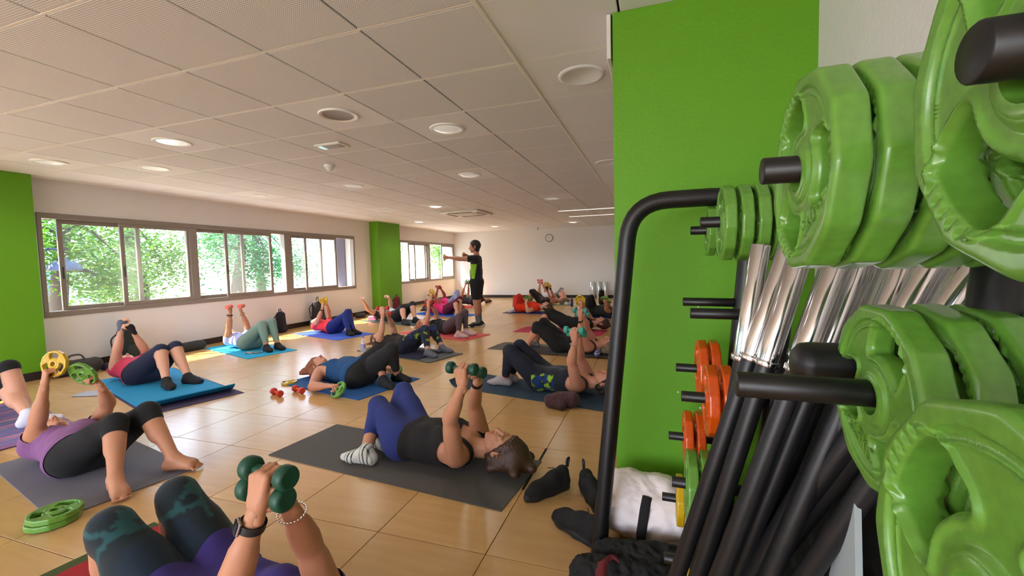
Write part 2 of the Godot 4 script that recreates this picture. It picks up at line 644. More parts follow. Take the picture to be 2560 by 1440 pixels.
# ---------- the room
func build_room() -> void:
	# floor: a dark bed with laminate tiles as parts
	var fl := struct("floor", box_mesh(Vector3(-3.3, -0.08, -5.3), Vector3(9.2, 0.14, 19.6), 0.0), M.seam)
	var p := 0.55368
	var gap := 0.0035
	var tile := box_mesh(Vector3.ZERO, Vector3(p - gap, 0.012, p - gap), 0.0012)
	var rest := kit()
	for j in range(-11, 24):
		var z1: float = -1.65888 - p * j
		for i in range(-11, 4):
			var x0: float = -1.26552 + p * i
			var xa := maxf(x0, WALL_X)
			var xb := minf(x0 + p, RIGHT_X)
			var za := minf(z1, FRONT_Z)
			var zb := maxf(z1 - p, BACK_Z)
			if xb - xa < 0.02 or za - zb < 0.02:
				continue
			var c := Vector3((xa + xb) / 2, -0.006, (za + zb) / 2)
			if z1 < 0.3 and z1 > -9.6:
				var whole: bool = xb - xa > p - 0.001 and za - zb > p - 0.001
				part("tile", tile if whole else box_mesh(Vector3.ZERO, Vector3(xb - xa - gap, 0.012, za - zb - gap), 0.0012), M["wood%d" % posmod(i * 7 + j * 13 + i * j * 5, 4)], fl, Transform3D(Basis(), c))
			else:
				box(rest, c, Vector3(xb - xa - gap, 0.012, za - zb - gap), 0.0)
	var r := part("tile", done(rest), M.wood0, fl)
	r.set_meta("kind", "stuff")
	part("expansion_joint", box_mesh(Vector3(-0.7118, 0.0004, -2.49), Vector3(0.016, 0.0012, 0.55), 0.0), M.dark_seam, fl)

	# walls
	var k := kit()
	var t := 0.28
	var wx := WALL_X - t / 2
	box(k, Vector3(wx, 0.36, -5.3), Vector3(t, 0.72, 19.6), 0.0)
	box(k, Vector3(wx, 2.34, -5.3), Vector3(t, 0.6, 19.6), 0.0)
	for seg in [[FRONT_Z + 0.3, 3.4], [-2.0, -3.2], [-9.13, -11.17], [-14.82, -15.1]]:
		box(k, Vector3(wx, 1.38, (seg[0] + seg[1]) / 2), Vector3(t, 1.33, seg[0] - seg[1]), 0.0)
	struct("wall_left", done(k), M.white_wall)
	struct("wall_back", box_mesh(Vector3(-3.3, 1.25, BACK_Z - 0.1), Vector3(9.2, 2.7, 0.2), 0.0), M.white_wall)
	struct("wall_right", box_mesh(Vector3(RIGHT_X + 0.1, 1.25, -5.3), Vector3(0.2, 2.7, 19.6), 0.0), M.white_wall)
	# behind the camera: a wall with a wide glazed entrance
	k = kit()
	box(k, Vector3(-6.4, 1.25, FRONT_Z + 0.1), Vector3(2.2, 2.7, 0.2), 0.0)
	box(k, Vector3(0.15, 1.25, FRONT_Z + 0.1), Vector3(1.5, 2.7, 0.2), 0.0)
	box(k, Vector3(-3.0, 2.4, FRONT_Z + 0.1), Vector3(5.0, 0.4, 0.2), 0.0)
	struct("wall_front", done(k), M.white_wall)
	# pier and columns painted green
	struct("wall_pier", box_mesh(Vector3(0.24, 1.2335, -2.5), Vector3(0.87, 2.467, 0.6), 0.003), M.green_wall)
	struct("trim_1", box_mesh(Vector3(-0.213, 2.36, -2.5), Vector3(0.02, 0.21, 0.6), 0.003), M.white_wall)
	struct("column_1", box_mesh(Vector3(-7.2, 1.2335, -2.5), Vector3(0.22, 2.467, 1.2), 0.003), M.green_wall)
	struct("column_2", box_mesh(Vector3(-7.2, 1.2335, -10.28), Vector3(0.34, 2.467, 1.02), 0.003), M.green_wall)
	# skirting
	k = kit()
	for seg in [[FRONT_Z, -1.9], [-3.1, -9.77], [-10.79, BACK_Z]]:
		box(k, Vector3(WALL_X + 0.008, 0.05, (seg[0] + seg[1]) / 2), Vector3(0.016, 0.10, seg[0] - seg[1]), 0.003)
	box(k, Vector3(-7.2, 0.05, -2.5), Vector3(0.25, 0.10, 1.23), 0.003)
	box(k, Vector3(-7.2, 0.05, -10.28), Vector3(0.37, 0.10, 1.05), 0.003)
	struct("baseboard_left", done(k), M.skirting)
	struct("baseboard_back", box_mesh(Vector3(-3.3, 0.05, BACK_Z + 0.008), Vector3(7.9, 0.10, 0.016), 0.003), M.skirting)
	struct("baseboard_right", box_mesh(Vector3(RIGHT_X - 0.008, 0.05, 1.0), Vector3(0.016, 0.10, 6.2), 0.003), M.skirting)
	# paint chips on the pier
	k = kit()
	for c in [[0.165, 1.0, 0.012, 0.006], [0.225, 0.80, 0.02, 0.006], [0.20, 0.55, 0.006, 0.005], [0.19, 1.04, 0.004, 0.004], [0.1, 0.62, 0.005, 0.004]]:
		var pts := []
		for q in 7:
			var a := TAU * q / 7
			pts.append(Vector3(c[0] + cos(a) * c[2] * (0.7 + 0.5 * absf(sin(q * 2.3))), c[1] + sin(a) * c[3], -2.1992))
		face(k, pts, Vector3.BACK)
	struct("trim_2", done(k), M.plastic_white)

	# ceiling: a bed, metal panels as parts, T runners
	var ce := struct("ceiling", box_mesh(Vector3(-3.3, ROOM_H + 0.13, -5.3), Vector3(9.2, 0.2, 19.6), 0.0), M.void)
	var g := 0.62928
	var run := kit()
	var beyond := kit()
	var plain := {}
	for f in fittings():
		plain[Vector2i(floori((f[1] + 2.6808) / g), floori((-1.26084 - f[2]) / g))] = true
	var pm := box_mesh(Vector3(0, 0.006, 0), Vector3(g - 0.010, 0.012, g - 0.018), 0.003)
	for j in range(-9, 22):
		var z1: float = -1.26084 - g * j
		for i in range(-8, 6):
			var x0: float = -2.6808 + g * i
			var xa := maxf(x0, WALL_X)
			var xb := minf(x0 + g, RIGHT_X)
			var za := minf(z1, FRONT_Z)
			var zb := maxf(z1 - g, BACK_Z)
			if xb - xa < 0.02 or za - zb < 0.02:
				continue
			var c := Vector3((xa + xb) / 2, ROOM_H, (za + zb) / 2)
			if z1 < 0.1:
				var whole: bool = xb - xa > g - 0.001 and za - zb > g - 0.001
				var pl: bool = i >= 3 or i <= -7 or plain.has(Vector2i(i, j))
				part("panel", pm if whole else box_mesh(Vector3(0, 0.006, 0), Vector3(xb - xa - 0.010, 0.012, za - zb - 0.018), 0.003), M.panel_plain if pl else M.panel_perforated, ce, Transform3D(Basis(), c))
			else:
				box(beyond, c + Vector3(0, 0.006, 0), Vector3(xb - xa - 0.010, 0.012, za - zb - 0.018), 0.0)
		if z1 < FRONT_Z and z1 > BACK_Z:
			part("runner", box_mesh(Vector3(-3.32, ROOM_H + 0.008, z1), Vector3(7.97, 0.016, 0.016), 0.002), M.runner, ce)
	var b := part("panel", done(beyond), M.panel_plain, ce)
	b.set_meta("kind", "stuff")
	part("runner", box_mesh(Vector3(-2.6808 + g * 3 + 0.012, ROOM_H + 0.002, -5.3), Vector3(0.026, 0.02, 19.2), 0.003), M.runner, ce)
	part("edge_angle", box_mesh(Vector3(WALL_X + 0.012, ROOM_H + 0.004, -5.3), Vector3(0.024, 0.014, 19.2), 0.002), M.runner, ce)

# ---------- windows: sliding sashes in bronze aluminium frames
func sash(parent: Node3D, z0: float, z1: float, x: float, y0: float, y1: float, m: Material, called := "sash") -> void:
	var k := kit()
	var w := 0.055
	var l := z0 - z1
	var zc := (z0 + z1) / 2
	var yc := (y0 + y1) / 2
	for s in [-1.0, 1.0]:
		box(k, Vector3(x, yc + s * (y1 - y0 - w) / 2, zc), Vector3(0.032, w, l), 0.004)
		box(k, Vector3(x, yc, zc + s * (l - w) / 2), Vector3(0.032, y1 - y0 - 2 * w, w), 0.004)
	var fr := part(called, done(k), m, parent)
	part("pane", box_mesh(Vector3(x, yc, zc), Vector3(0.006, y1 - y0 - 2 * w, l - 2 * w), 0.0), M.glass, fr)
	var h := kit()
	box(h, Vector3(x + 0.021, yc - 0.1, z0 - w / 2), Vector3(0.012, 0.16, 0.016), 0.004)
	part("sash_handle", done(h), M.frame_dark, fr)

func window(called: String, z0: float, z1: float, mullions: Array, sashes: Array) -> void:
	var y0 := 0.72
	var y1 := 2.045
	var x := WALL_X - 0.04
	var k := kit()
	var zc := (z0 + z1) / 2
	for s in [-1.0, 1.0]:
		box(k, Vector3(x, (y0 + y1) / 2 + s * ((y1 - y0) / 2 - 0.035), zc), Vector3(0.11, 0.07, z0 - z1), 0.005)
		box(k, Vector3(x, (y0 + y1) / 2, zc + s * ((z0 - z1) / 2 - 0.025)), Vector3(0.11, y1 - y0 - 0.14, 0.05), 0.005)
	var o := struct(called, done(k), M.frame)
	for m in mullions:
		part("mullion", box_mesh(Vector3(x, (y0 + y1) / 2, (m[0] + m[1]) / 2), Vector3(0.12, y1 - y0 - 0.14, m[0] - m[1]), 0.005), M.frame, o)
	for s in sashes:
		sash(o, s[0], s[1], x + (0.030 if s[2] == 0 else -0.012), y0 + 0.07, y1 - 0.07, M.frame if s[2] == 0 else M.frame_dark if s[2] == 2 else M.frame)

func build_windows() -> void:
	window("window_1", -3.2, -9.13, [[-5.03, -5.16], [-6.94, -7.13]], [[-3.41, -4.35, 1], [-4.07, -5.05, 0], [-5.14, -6.06, 1], [-5.65, -6.64, 0], [-7.11, -8.05, 1], [-7.49, -8.48, 0]])
	window("window_2", -11.17, -14.82, [[-12.86, -12.98]], [[-11.71, -12.88, 1], [-12.0, -12.7, 0], [-13.82, -14.78, 0]])
	window("window_3", 3.4, -2.0, [[0.75, 0.62]], [[3.36, 2.0, 1], [2.05, 0.70, 0], [0.64, -0.7, 1], [-0.65, -1.96, 0]])

# ---------- ceiling fittings: [kind, x, z]
func fittings() -> Array:
	return [["open", -2.366, -2.84], ["bowl", -1.737, -3.47], ["flat", -4.254, -2.84], ["flat", -5.513, -3.47], ["blank", -0.45, -2.84], ["bowl", -6.14, -2.84], ["bowl", -2.366, -5.35],
		["flat", -4.254, -5.35], ["flat", -1.85, -7.99], ["flat", -6.14, -5.35], ["flat", -5.513, -7.87], ["bowl", -4.254, -7.87], ["bowl", -6.14, -10.4], ["blank", -0.55, -5.4], ["bowl", -4.88, -12.93], ["bowl", -2.366, -12.93]]

func build_ceiling_fittings() -> void:
	var lens := std(Color(0.80, 0.82, 0.82), 0.25)
	lens.emission_enabled = true
	lens.emission = Color(1.0, 0.98, 0.94)
	lens.emission_energy_multiplier = 0.2
	var lit := lens.duplicate()
	lit.emission_energy_multiplier = 0.9
	var where := ["above the class near the pier", "second from the pier side, bowl diffuser", "above the blue mat by the windows", "above the window side, third row", "blank cover close to the green pier",
		"near the first green column", "in the middle of the ceiling", "halfway along the room, window side", "far along the pier side", "close to the window wall, halfway along", "before the ceiling cassette, window side", "lit, just before the ceiling cassette", "lit, by the second green column", "blank cover half behind the pier", "lit, in the row by the back wall, window side", "lit, in the row by the back wall, pier side"]
	var n := 0
	for f in fittings():
		var at := Vector3(f[1], ROOM_H, f[2])
		var t := thing("downlight" if f[0] != "blank" else "ceiling_cover", "round white ceiling downlight " + where[n] if f[0] != "blank" else "round white " + where[n], "light" if f[0] != "blank" else "cover", at, 0, "round ceiling fittings")
		var r := 0.15
		if f[0] == "open":
			part("rim", lathe_mesh([Vector2(0.115, -0.002), Vector2(0.125, -0.010), Vector2(0.145, -0.012), Vector2(0.15, -0.006), Vector2(0.15, 0.002)], 36), M.fitting, t)
			part("reflector", lathe_mesh([Vector2(0.0, -0.001), Vector2(0.10, -0.001), Vector2(0.118, -0.006)], 36, Transform3D(Basis.from_euler(Vector3(0, 0, 0)), Vector3.ZERO)), M.fitting_grey, t)
		elif f[0] == "blank":
			part("cover", lathe_mesh([Vector2(0, -0.006), Vector2(0.12, -0.006), Vector2(0.125, -0.010), Vector2(0.145, -0.008), Vector2(0.15, 0.0)], 36), M.panel_plain, t)
		elif f[0] == "bowl":
			part("rim", lathe_mesh([Vector2(0.125, -0.006), Vector2(0.13, -0.014), Vector2(0.147, -0.012), Vector2(0.152, 0.0)], 36), M.fitting, t)
			part("diffuser", lathe_mesh([Vector2(0, -0.030), Vector2(0.05, -0.028), Vector2(0.09, -0.021), Vector2(0.128, -0.006)], 36), lit if n in [11, 12, 14, 15] else lens, t)
		else:
			part("rim", lathe_mesh([Vector2(0.12, -0.005), Vector2(0.125, -0.009), Vector2(0.145, -0.008), Vector2(0.15, 0.0)], 36), M.fitting, t)
			part("diffuser", lathe_mesh([Vector2(0, -0.005), Vector2(0.124, -0.005)], 36), lens, t)
		if f[0] != "blank":
			var l := SpotLight3D.new()
			l.name = "downlight_beam"
			add_child(l, true)
			l.position = at + Vector3(0, -0.06, 0)
			l.rotation_degrees = Vector3(-90, 0, 0)
			l.spot_angle = 80
			l.spot_angle_attenuation = 0.8
			l.light_energy = lamp_energy * (3.0 if n >= 14 else 1.8 if n in [11, 12] else 1.0)
			l.light_color = Color(1.0, 0.98, 0.95)
			l.light_size = 0.12
			l.spot_range = 30.0
			l.spot_attenuation = 2.0
			l.shadow_enabled = true
		n += 1
	# linear lights at the far right
	for z in [-9.95, -11.3]:
		var t := thing("linear_light", "slim white strip light in the far ceiling, " + ("nearer of the two" if z > -10.5 else "farther of the two"), "light", Vector3(-1.5, ROOM_H, z), 0, "strip lights in the far ceiling")
		part("housing", box_mesh(Vector3(0, -0.006, 0), Vector3(1.35, 0.014, 0.12), 0.003), M.fitting, t)
		part("diffuser", box_mesh(Vector3(0, -0.013, 0), Vector3(1.31, 0.006, 0.09), 0.002), lit, t)
	# exit light: a flat white luminaire with a green-tinted corner
	var e := thing("emergency_light", "square white emergency light with a greenish lens in the ceiling", "emergency light", Vector3(-3.01, ROOM_H, -3.5))
	part("housing", box_mesh(Vector3(0, -0.008, 0), Vector3(0.30, 0.018, 0.17), 0.005), M.fitting, e)
	part("lens", box_mesh(Vector3(0.02, -0.018, 0), Vector3(0.20, 0.008, 0.10), 0.002), M.fitting_grey, e)
	var gl := std(Color(0.75, 0.9, 0.88), 0.2)
	gl.emission_enabled = true
	gl.emission = Color(0.55, 0.9, 0.85)
	gl.emission_energy_multiplier = 0.5
	part("lamp", box_mesh(Vector3(-0.095, -0.019, 0.01), Vector3(0.05, 0.008, 0.09), 0.002), gl, e)
	var s := thing("smoke_detector", "small white smoke detector on the ceiling", "smoke detector", Vector3(-3.62, ROOM_H, -4.15))
	part("base", lathe_mesh([Vector2(0, -0.03), Vector2(0.055, -0.03), Vector2(0.06, -0.022), Vector2(0.06, 0.0)], 24), M.fitting, s)
	part("head", lathe_mesh([Vector2(0, -0.07), Vector2(0.022, -0.068), Vector2(0.03, -0.056), Vector2(0.042, -0.05), Vector2(0.042, -0.03)], 24), M.fitting, s)
	var ac := thing("air_conditioner", "white square ceiling cassette air conditioner far along the ceiling", "air conditioner", Vector3(-4.17, ROOM_H, -9.2))
	var k := kit()
	box(k, Vector3(0, -0.021, 0), Vector3(0.95, 0.04, 0.95), 0.015)
	part("cover", done(k), M.fitting, ac)
	part("grille", box_mesh(Vector3(0, -0.043, 0), Vector3(0.52, 0.01, 0.52), 0.003), M.fitting_grey, ac)
	for q in 4:
		var xf := Transform3D(Basis(Vector3.UP, q * PI / 2), Vector3.ZERO)
		var k2 := kit()
		box(k2, Vector3(0, -0.042, 0.37), Vector3(0.56, 0.008, 0.07), 0.002)
		part("louvre", done(k2), M.void, ac, xf)
	var sp := thing("sprinkler", "tiny sprinkler head on the ceiling by the back wall", "sprinkler", Vector3(-3.86, ROOM_H, -14.4))
	part("body", lathe_mesh([Vector2(0, -0.09), Vector2(0.03, -0.088), Vector2(0.03, -0.082), Vector2(0.01, -0.07), Vector2(0.012, -0.02), Vector2(0.035, -0.012), Vector2(0.04, 0)], 16), M.fitting_grey, sp)
	# wall clock
	var c := thing("wall_clock", "round white wall clock with grey rim on the back wall", "clock", Vector3(-3.58, 2.125, BACK_Z))
	var turn := Transform3D(Basis(Vector3.RIGHT, PI / 2), Vector3.ZERO)
	part("rim", lathe_mesh([Vector2(0.115, 0.03), Vector2(0.12, 0.042), Vector2(0.135, 0.042), Vector2(0.142, 0.03), Vector2(0.142, 0)], 32, turn), M.fitting_grey, c)
	part("dial", lathe_mesh([Vector2(0.125, 0.028), Vector2(0, 0.028)], 32, turn), M.plastic_white, c)
	for h in [[0.055, 1.9, 0.010], [0.085, 0.35, 0.007]]:
		var k3 := kit()
		box(k3, Vector3(0, h[0] / 2 - 0.01, 0), Vector3(h[2], h[0], 0.003), 0.0)
		part("hand", done(k3), M.rubber, c, Transform3D(Basis(Vector3.BACK, h[1]), Vector3(0, 0, 0.031)))
	for q in 12:
		var k4 := kit()
		box(k4, Vector3(0, 0.1, 0), Vector3(0.006, 0.016, 0.002), 0.0, Transform3D(Basis(Vector3.BACK, q * TAU / 12), Vector3(0, 0, 0.0295)))
		part("hour_mark", done(k4), M.rubber, c)

var lamp_energy := 0.5

# ---------- outside the windows
func leaf_mesh() -> ArrayMesh:
	var k := kit()
	var mid := [Vector3(0, 0, 0), Vector3(0.035, 0.012, 0), Vector3(0.085, 0.006, 0), Vector3(0.13, -0.012, 0)]
	for s in [-1.0, 1.0]:
		var side := [mid[0], Vector3(0.03, 0.0, s * 0.026), Vector3(0.085, -0.004, s * 0.024), mid[3]]
		face(k, [mid[0], mid[1], side[1]], Vector3(0, 1, s * 0.4).normalized())
		face(k, [mid[1], mid[2], side[2], side[1]], Vector3(0, 1, s * 0.35).normalized())
		face(k, [mid[2], mid[3], side[2]], Vector3(0.1, 1, s * 0.4).normalized())
	return done(k)

func tree(at: Vector3, h: float, crown_c: Array, leaves: int, size: float, mat: Material, bark: Material, lf: Mesh, label: String) -> void:
	var t := thing("tree", label, "tree", at, 0, "trees outside the windows")
	var k := kit()
	var top := Vector3(rng.randf_range(-0.3, 0.3), h * 0.62, rng.randf_range(-0.3, 0.3))
	tube(k, [Vector3.ZERO, Vector3(0.03, h * 0.2, 0.02), top * 0.6, top], [0.17, 0.13, 0.10, 0.06], 9)
	for c in crown_c:
		for b in 3:
			var e: Vector3 = c[0] + Vector3(rng.randf_range(-1, 1), rng.randf_range(-0.6, 0.8), rng.randf_range(-1, 1)) * c[1] * 0.7
			var s0: Vector3 = top * rng.randf_range(0.45, 0.95)
			tube(k, [s0, s0.lerp(e, 0.5) + Vector3(0, 0.12, 0), e], [0.045, 0.026, 0.010], 6)
	part("trunk", done(k), bark, t)
	var mm := MultiMesh.new()
	mm.transform_format = MultiMesh.TRANSFORM_3D
	mm.use_colors = true
	mm.mesh = lf
	leaves = int(leaves * 1.8)
	size *= 0.72
	mm.instance_count = leaves
	for q in leaves:
		var c2: Array = crown_c[q % crown_c.size()]
		var d := Vector3(rng.randfn(0, 0.5), rng.randfn(0, 0.5), rng.randfn(0, 0.5))
		var p: Vector3 = c2[0] + d * c2[1]
		var bs := Basis.from_euler(Vector3(rng.randf_range(-0.9, 0.9), rng.randf_range(0, TAU), rng.randf_range(-0.9, 0.5))).scaled(Vector3.ONE * size * rng.randf_range(0.7, 1.3))
		mm.set_instance_transform(q, Transform3D(bs, p))
		var v := rng.randf_range(0.7, 1.25)
		mm.set_instance_color(q, Color(v * rng.randf_range(0.85, 1.2), v, v * rng.randf_range(0.8, 1.1)))
	var mi := MultiMeshInstance3D.new()
	mi.name = "crown"
	mi.multimesh = mm
	mi.material_override = mat
	t.add_child(mi)
	mi.set_meta("kind", "stuff")

func build_outside() -> void:
	var pave := triplanar(std(Color(0.90, 0.86, 0.79), 0.9), Vector3(0.5, 0.5, 0.5))
	pave.albedo_texture = noise_tex(0.03, 3, Color(0.85, 0.85, 0.85), Color(1, 1, 1))
	struct("ground_outside", box_mesh(Vector3(-32.6, -0.4, -8), Vector3(50, 0.2, 90), 0.0), pave)
	var leaf := std(Color(1, 1, 1), 0.55)
	leaf.albedo_color = Color(0.33, 0.50, 0.15)
	leaf.vertex_color_use_as_albedo = true
	leaf.backlight_enabled = true
	leaf.backlight = Color(0.75, 0.85, 0.45)
	var leaf2 := leaf.duplicate()
	leaf2.albedo_color = Color(0.24, 0.48, 0.33)
	var bark := std(Color(0.30, 0.27, 0.25), 0.9)
	var lf := leaf_mesh()
	var spots := [
		[Vector3(-9.6, -0.3, -4.4), 5.0, [[Vector3(0.0, 2.0, 0.2), 0.75], [Vector3(0.2, 1.5, -0.6), 0.6], [Vector3(-0.2, 2.6, -0.3), 0.9]], 2600, 1.0, 0, "leafy tree outside the first window panes beside the lamp post"],
		[Vector3(-11.2, -0.3, -6.6), 6.0, [[Vector3(0.0, 1.4, 0.4), 0.8], [Vector3(0.3, 2.4, 0.7), 0.9], [Vector3(0.0, 1.9, -0.5), 0.8]], 3800, 1.0, 0, "broad leafy tree behind the second pair of sliding panes"],
		[Vector3(-11.4, -0.3, -9.9), 6.0, [[Vector3(0.0, 2.4, 0.3), 1.0], [Vector3(0.4, 1.7, -0.8), 0.7], [Vector3(-0.3, 2.5, 0.9), 0.8]], 3000, 1.0, 1, "dark trunked tree against the bright sky in the middle panes"],
		[Vector3(-10.2, -0.3, -12.2), 5.0, [[Vector3(0.0, 1.6, 0.2), 0.7], [Vector3(0.1, 2.3, -0.4), 0.8]], 3000, 1.0, 1, "blue green tree seen in the last panes before the column"],
		[Vector3(-9.0, -0.3, -12.6), 4.2, [[Vector3(0.0, 1.7, 0.1), 0.6], [Vector3(0.1, 2.4, -0.3), 0.6]], 1600, 0.9, 0, "light green tree at the right end of the long window"],
		[Vector3(-9.6, -0.3, -18.5), 5.2, [[Vector3(0.0, 2.2, 0.6), 0.8], [Vector3(0.2, 1.8, -0.8), 0.8]], 2400, 1.0, 0, "slim tree outside the far window"],
		[Vector3(-12.8, -0.3, -24.0), 6.0, [[Vector3(0.0, 2.9, 0.6), 1.4], [Vector3(0.2, 2.4, -1.0), 1.2]], 2000, 1.2, 0, "tree standing farthest off beyond the far window"],
		[Vector3(-9.9, -0.3, -7.9), 5.6, [[Vector3(0.0, 2.3, 0.1), 0.9], [Vector3(0.3, 1.7, -0.5), 0.6]], 2000, 1.0, 1, "tree with hanging twigs behind the heavy mullion"],
		[Vector3(-10.2, -0.3, 0.6), 5.6, [[Vector3(0.0, 2.2, 0.1), 1.1], [Vector3(0.1, 4.1, -2.2), 1.2], [Vector3(0.1, 4.2, -0.6), 1.1]], 3600, 1.1, 0, "tree beside the nearest part of the window wall"]]
	for s in spots:
		tree(s[0], s[1], s[2], s[3], s[4], leaf if s[5] == 0 else leaf2, bark, lf, s[6])
	# pale building across the street
	var b := thing("apartment_building", "pale blue grey building across the street behind the trees", "building", Vector3(-24, -0.3, -2))
	var render_m := std(Color(0.62, 0.72, 0.80), 0.8)
	part("wall", box_mesh(Vector3(0, 4.5, 2.0), Vector3(6, 9, 22), 0.02), render_m, b)
	for y in [2.75, 5.6]:
		part("ledge", box_mesh(Vector3(3.08, y, 2.0), Vector3(0.25, 0.18, 22.2), 0.02), M.plastic_white, b)
	var pane := std(Color(0.12, 0.30, 0.48), 0.15)
	for y in [1.3, 4.2]:
		for q in 6:
			var w := part("window", box_mesh(Vector3(3.02, y, -7 + q * 3.3), Vector3(0.12, 1.3, 1.7), 0.02), M.frame_dark, b)
			part("pane", box_mesh(Vector3(3.09, y, -7 + q * 3.3), Vector3(0.02, 1.14, 1.54), 0.0), pane, w)
	# street lamp close to the glass
	var lampm := std(Color(0.20, 0.24, 0.34), 0.5)
	var l := thing("street_lamp", "dark street lamp post with a dome shade close outside the glass", "street lamp", Vector3(-9.05, -0.3, -3.95))
	var k := kit()
	rod(k, Vector3.ZERO, Vector3(0, 4.2, 0), 0.045, 0.004, 14)
	part("pole", done(k), lampm, l)
	k = kit()
	lathe(k, [Vector2(0, 0.0), Vector2(0.20, 0.0), Vector2(0.215, 0.02), Vector2(0.19, 0.09), Vector2(0.12, 0.15), Vector2(0.05, 0.17), Vector2(0.03, 0.23), Vector2(0, 0.23)], 24, Transform3D(Basis(), Vector3(0.02, 1.62, -0.30)))
	part("shade", done(k), lampm, l)
	k = kit()
	tube(k, bend([Vector3(0, 1.92, 0), Vector3(0.01, 1.98, -0.2), Vector3(0.02, 1.86, -0.30)], 0.06), [0.018], 8)
	part("arm", done(k), lampm, l)
	struct("column_outside", box_mesh(Vector3(-7.85, 1.6, -9.2), Vector3(0.5, 4.2, 0.75), 0.01), std(Color(0.60, 0.62, 0.74), 0.8))

# ---------- shapes shared by many things
var plate_hi: ArrayMesh
var plate_lo: ArrayMesh
var hand_hi: Field
var hand_lo: Field
var head_hi: Field
var head_lo: Field
var head_cols := {}
var head_hair := {}

func smax(a: float, b: float, k: float) -> float:
	var e: float = maxf(k - absf(a - b), 0.0) / k
	return maxf(a, b) + e * e * k * 0.25

func smin(a: float, b: float, k: float) -> float:
	var e: float = maxf(k - absf(a - b), 0.0) / k
	return minf(a, b) - e * e * k * 0.25

# a rubber coated tri-grip weight plate, radius 0.13, axis z
func plate_d(p: Vector3) -> float:
	var r := Vector2(p.x, p.y).length()
	var R := 0.13
	var ang := atan2(p.y, p.x)
	var sec := TAU / 11.0
	var a: float = fposmod(ang, sec) - sec / 2
	var d2: float = smax(r * cos(a) - R * 0.968, r - R, 0.003)
	var z := absf(p.z)
	# nearest grip hole, in polar coordinates
	var third := TAU / 3.0
	var ha: float = fposmod(ang - PI / 2 + third / 2, third) - third / 2
	var q := Vector2(absf(ha) * r, absf(r - 0.083))
	var hole: float = Vector2(maxf(q.x - 0.029, 0), maxf(q.y - 0.007, 0)).length() - 0.0165
	var h: float = lerpf(0.0135, 0.0185, smoothstep(0.106, 0.111, r))
	h = lerpf(0.0185, h, smoothstep(0.034, 0.042, r))
	# the grips reach out to the rim; a lip runs round the inner side of each hole
	h += 0.0022 * (1.0 - smoothstep(0.0, 0.003, absf(r - 0.099))) * smoothstep(0.040, 0.046, q.x)
	h = lerpf(h, 0.0185, (1.0 - smoothstep(0.036, 0.042, q.x)) * smoothstep(0.074, 0.082, r))
	var lip: float = 1.0 - smoothstep(0.0, 0.005, absf(hole - 0.006))
	h += 0.0035 * lip * clampf(maxf((0.094 - r) / 0.008, (q.x - 0.030) / 0.008), 0.0, 1.0)
	var d: float = smax(d2, z - h, 0.008)
	d = smax(d, -hole, 0.007)
	d = smax(d, 0.0245 - r, 0.003)
	# finger notches across each grip
	if r > 0.098 and z > 0.006 and q.x < 0.036:
		var m: float = fposmod(ha * r + 0.0065, 0.013) - 0.0065
		var g := Vector3(m, maxf(absf(r - 0.109) - 0.007, 0.0), z - h).length() - 0.0026
		d = smax(d, -g, 0.002)
	return d

# vertices moved onto the surface itself, with its own normals
func settle(f: Field, fn: Callable) -> void:
	var e := 0.0009
	for q in f.v.size():
		var v := f.v[q]
		for it in 2:
			var d: float = fn.call(v)
			var g := Vector3(fn.call(v + Vector3(e, 0, 0)) - d, fn.call(v + Vector3(0, e, 0)) - d, fn.call(v + Vector3(0, 0, e)) - d) / e
			v -= g * clampf(d / maxf(g.length_squared(), 0.25), -f.h * 0.7, f.h * 0.7)
			if it == 1:
				f.n[q] = g.normalized()
		f.v[q] = v

func plate_mesh(cell: float) -> ArrayMesh:
	var f := Field.new(Vector3(-0.137, -0.137, -0.029), Vector3(0.137, 0.137, 0.029), cell)
	f.reach = 5.0
	f.fill_from(plate_d)
	f.mesh()
	settle(f, plate_d)
	var k := kit()
	add_field(k, f)
	k.c = PackedColorArray()
	return done(k)

# a right fist closed round a bar: x to the thumb, y on from the forearm, z out of the palm; the bar runs along x through GRIP
const GRIP := Vector3(0, 0.082, 0.025)

func hand_field(cell: float) -> Field:
	var f := Field.new(Vector3(-0.06, -0.05, -0.035), Vector3(0.07, 0.135, 0.085), cell)
	for s in [-1.0, 1.0]:
		f.capsule(Vector3(s * 0.008, -0.035, 0), Vector3(s * 0.010, 0.012, 0), 0.018, 0.019, 0.010, 5)
	var xs := [0.031, 0.0105, -0.010, -0.029]
	var ys := [0.085, 0.090, 0.086, 0.078]
	var rs := [1.0, 1.03, 0.97, 0.85]
	for i in 4:
		f.capsule(Vector3(xs[i] * 0.6, 0.012, 0), Vector3(xs[i], ys[i], 0), 0.0155, 0.0118 * rs[i], 0.012, 5)
	f.capsule(Vector3(0.014, 0.012, 0.010), Vector3(0.036, 0.046, 0.024), 0.017, 0.0125, 0.012, 5)
	for i in 4:
		var a := Vector3(xs[i], ys[i], 0.002)
		var b := a + Vector3(0.0, 0.015, 0.034)
		var c := a + Vector3(-0.001 * i, -0.010, 0.050)
		var e := a + Vector3(-0.001 * i, -0.027, 0.038)
		f.capsule(a, b, 0.0108 * rs[i], 0.0098 * rs[i], 0.005, 5)
		f.capsule(b, c, 0.0098 * rs[i], 0.0090 * rs[i], 0.003, 5)
		f.capsule(c, e, 0.0090 * rs[i], 0.0080 * rs[i], 0.003, 5)
	f.capsule(Vector3(0.036, 0.046, 0.024), Vector3(0.036, 0.066, 0.050), 0.0122, 0.0105, 0.005, 5)
	f.capsule(Vector3(0.036, 0.066, 0.050), Vector3(0.020, 0.075, 0.066), 0.0105, 0.0088, 0.003, 5)
	f.mesh()
	return f

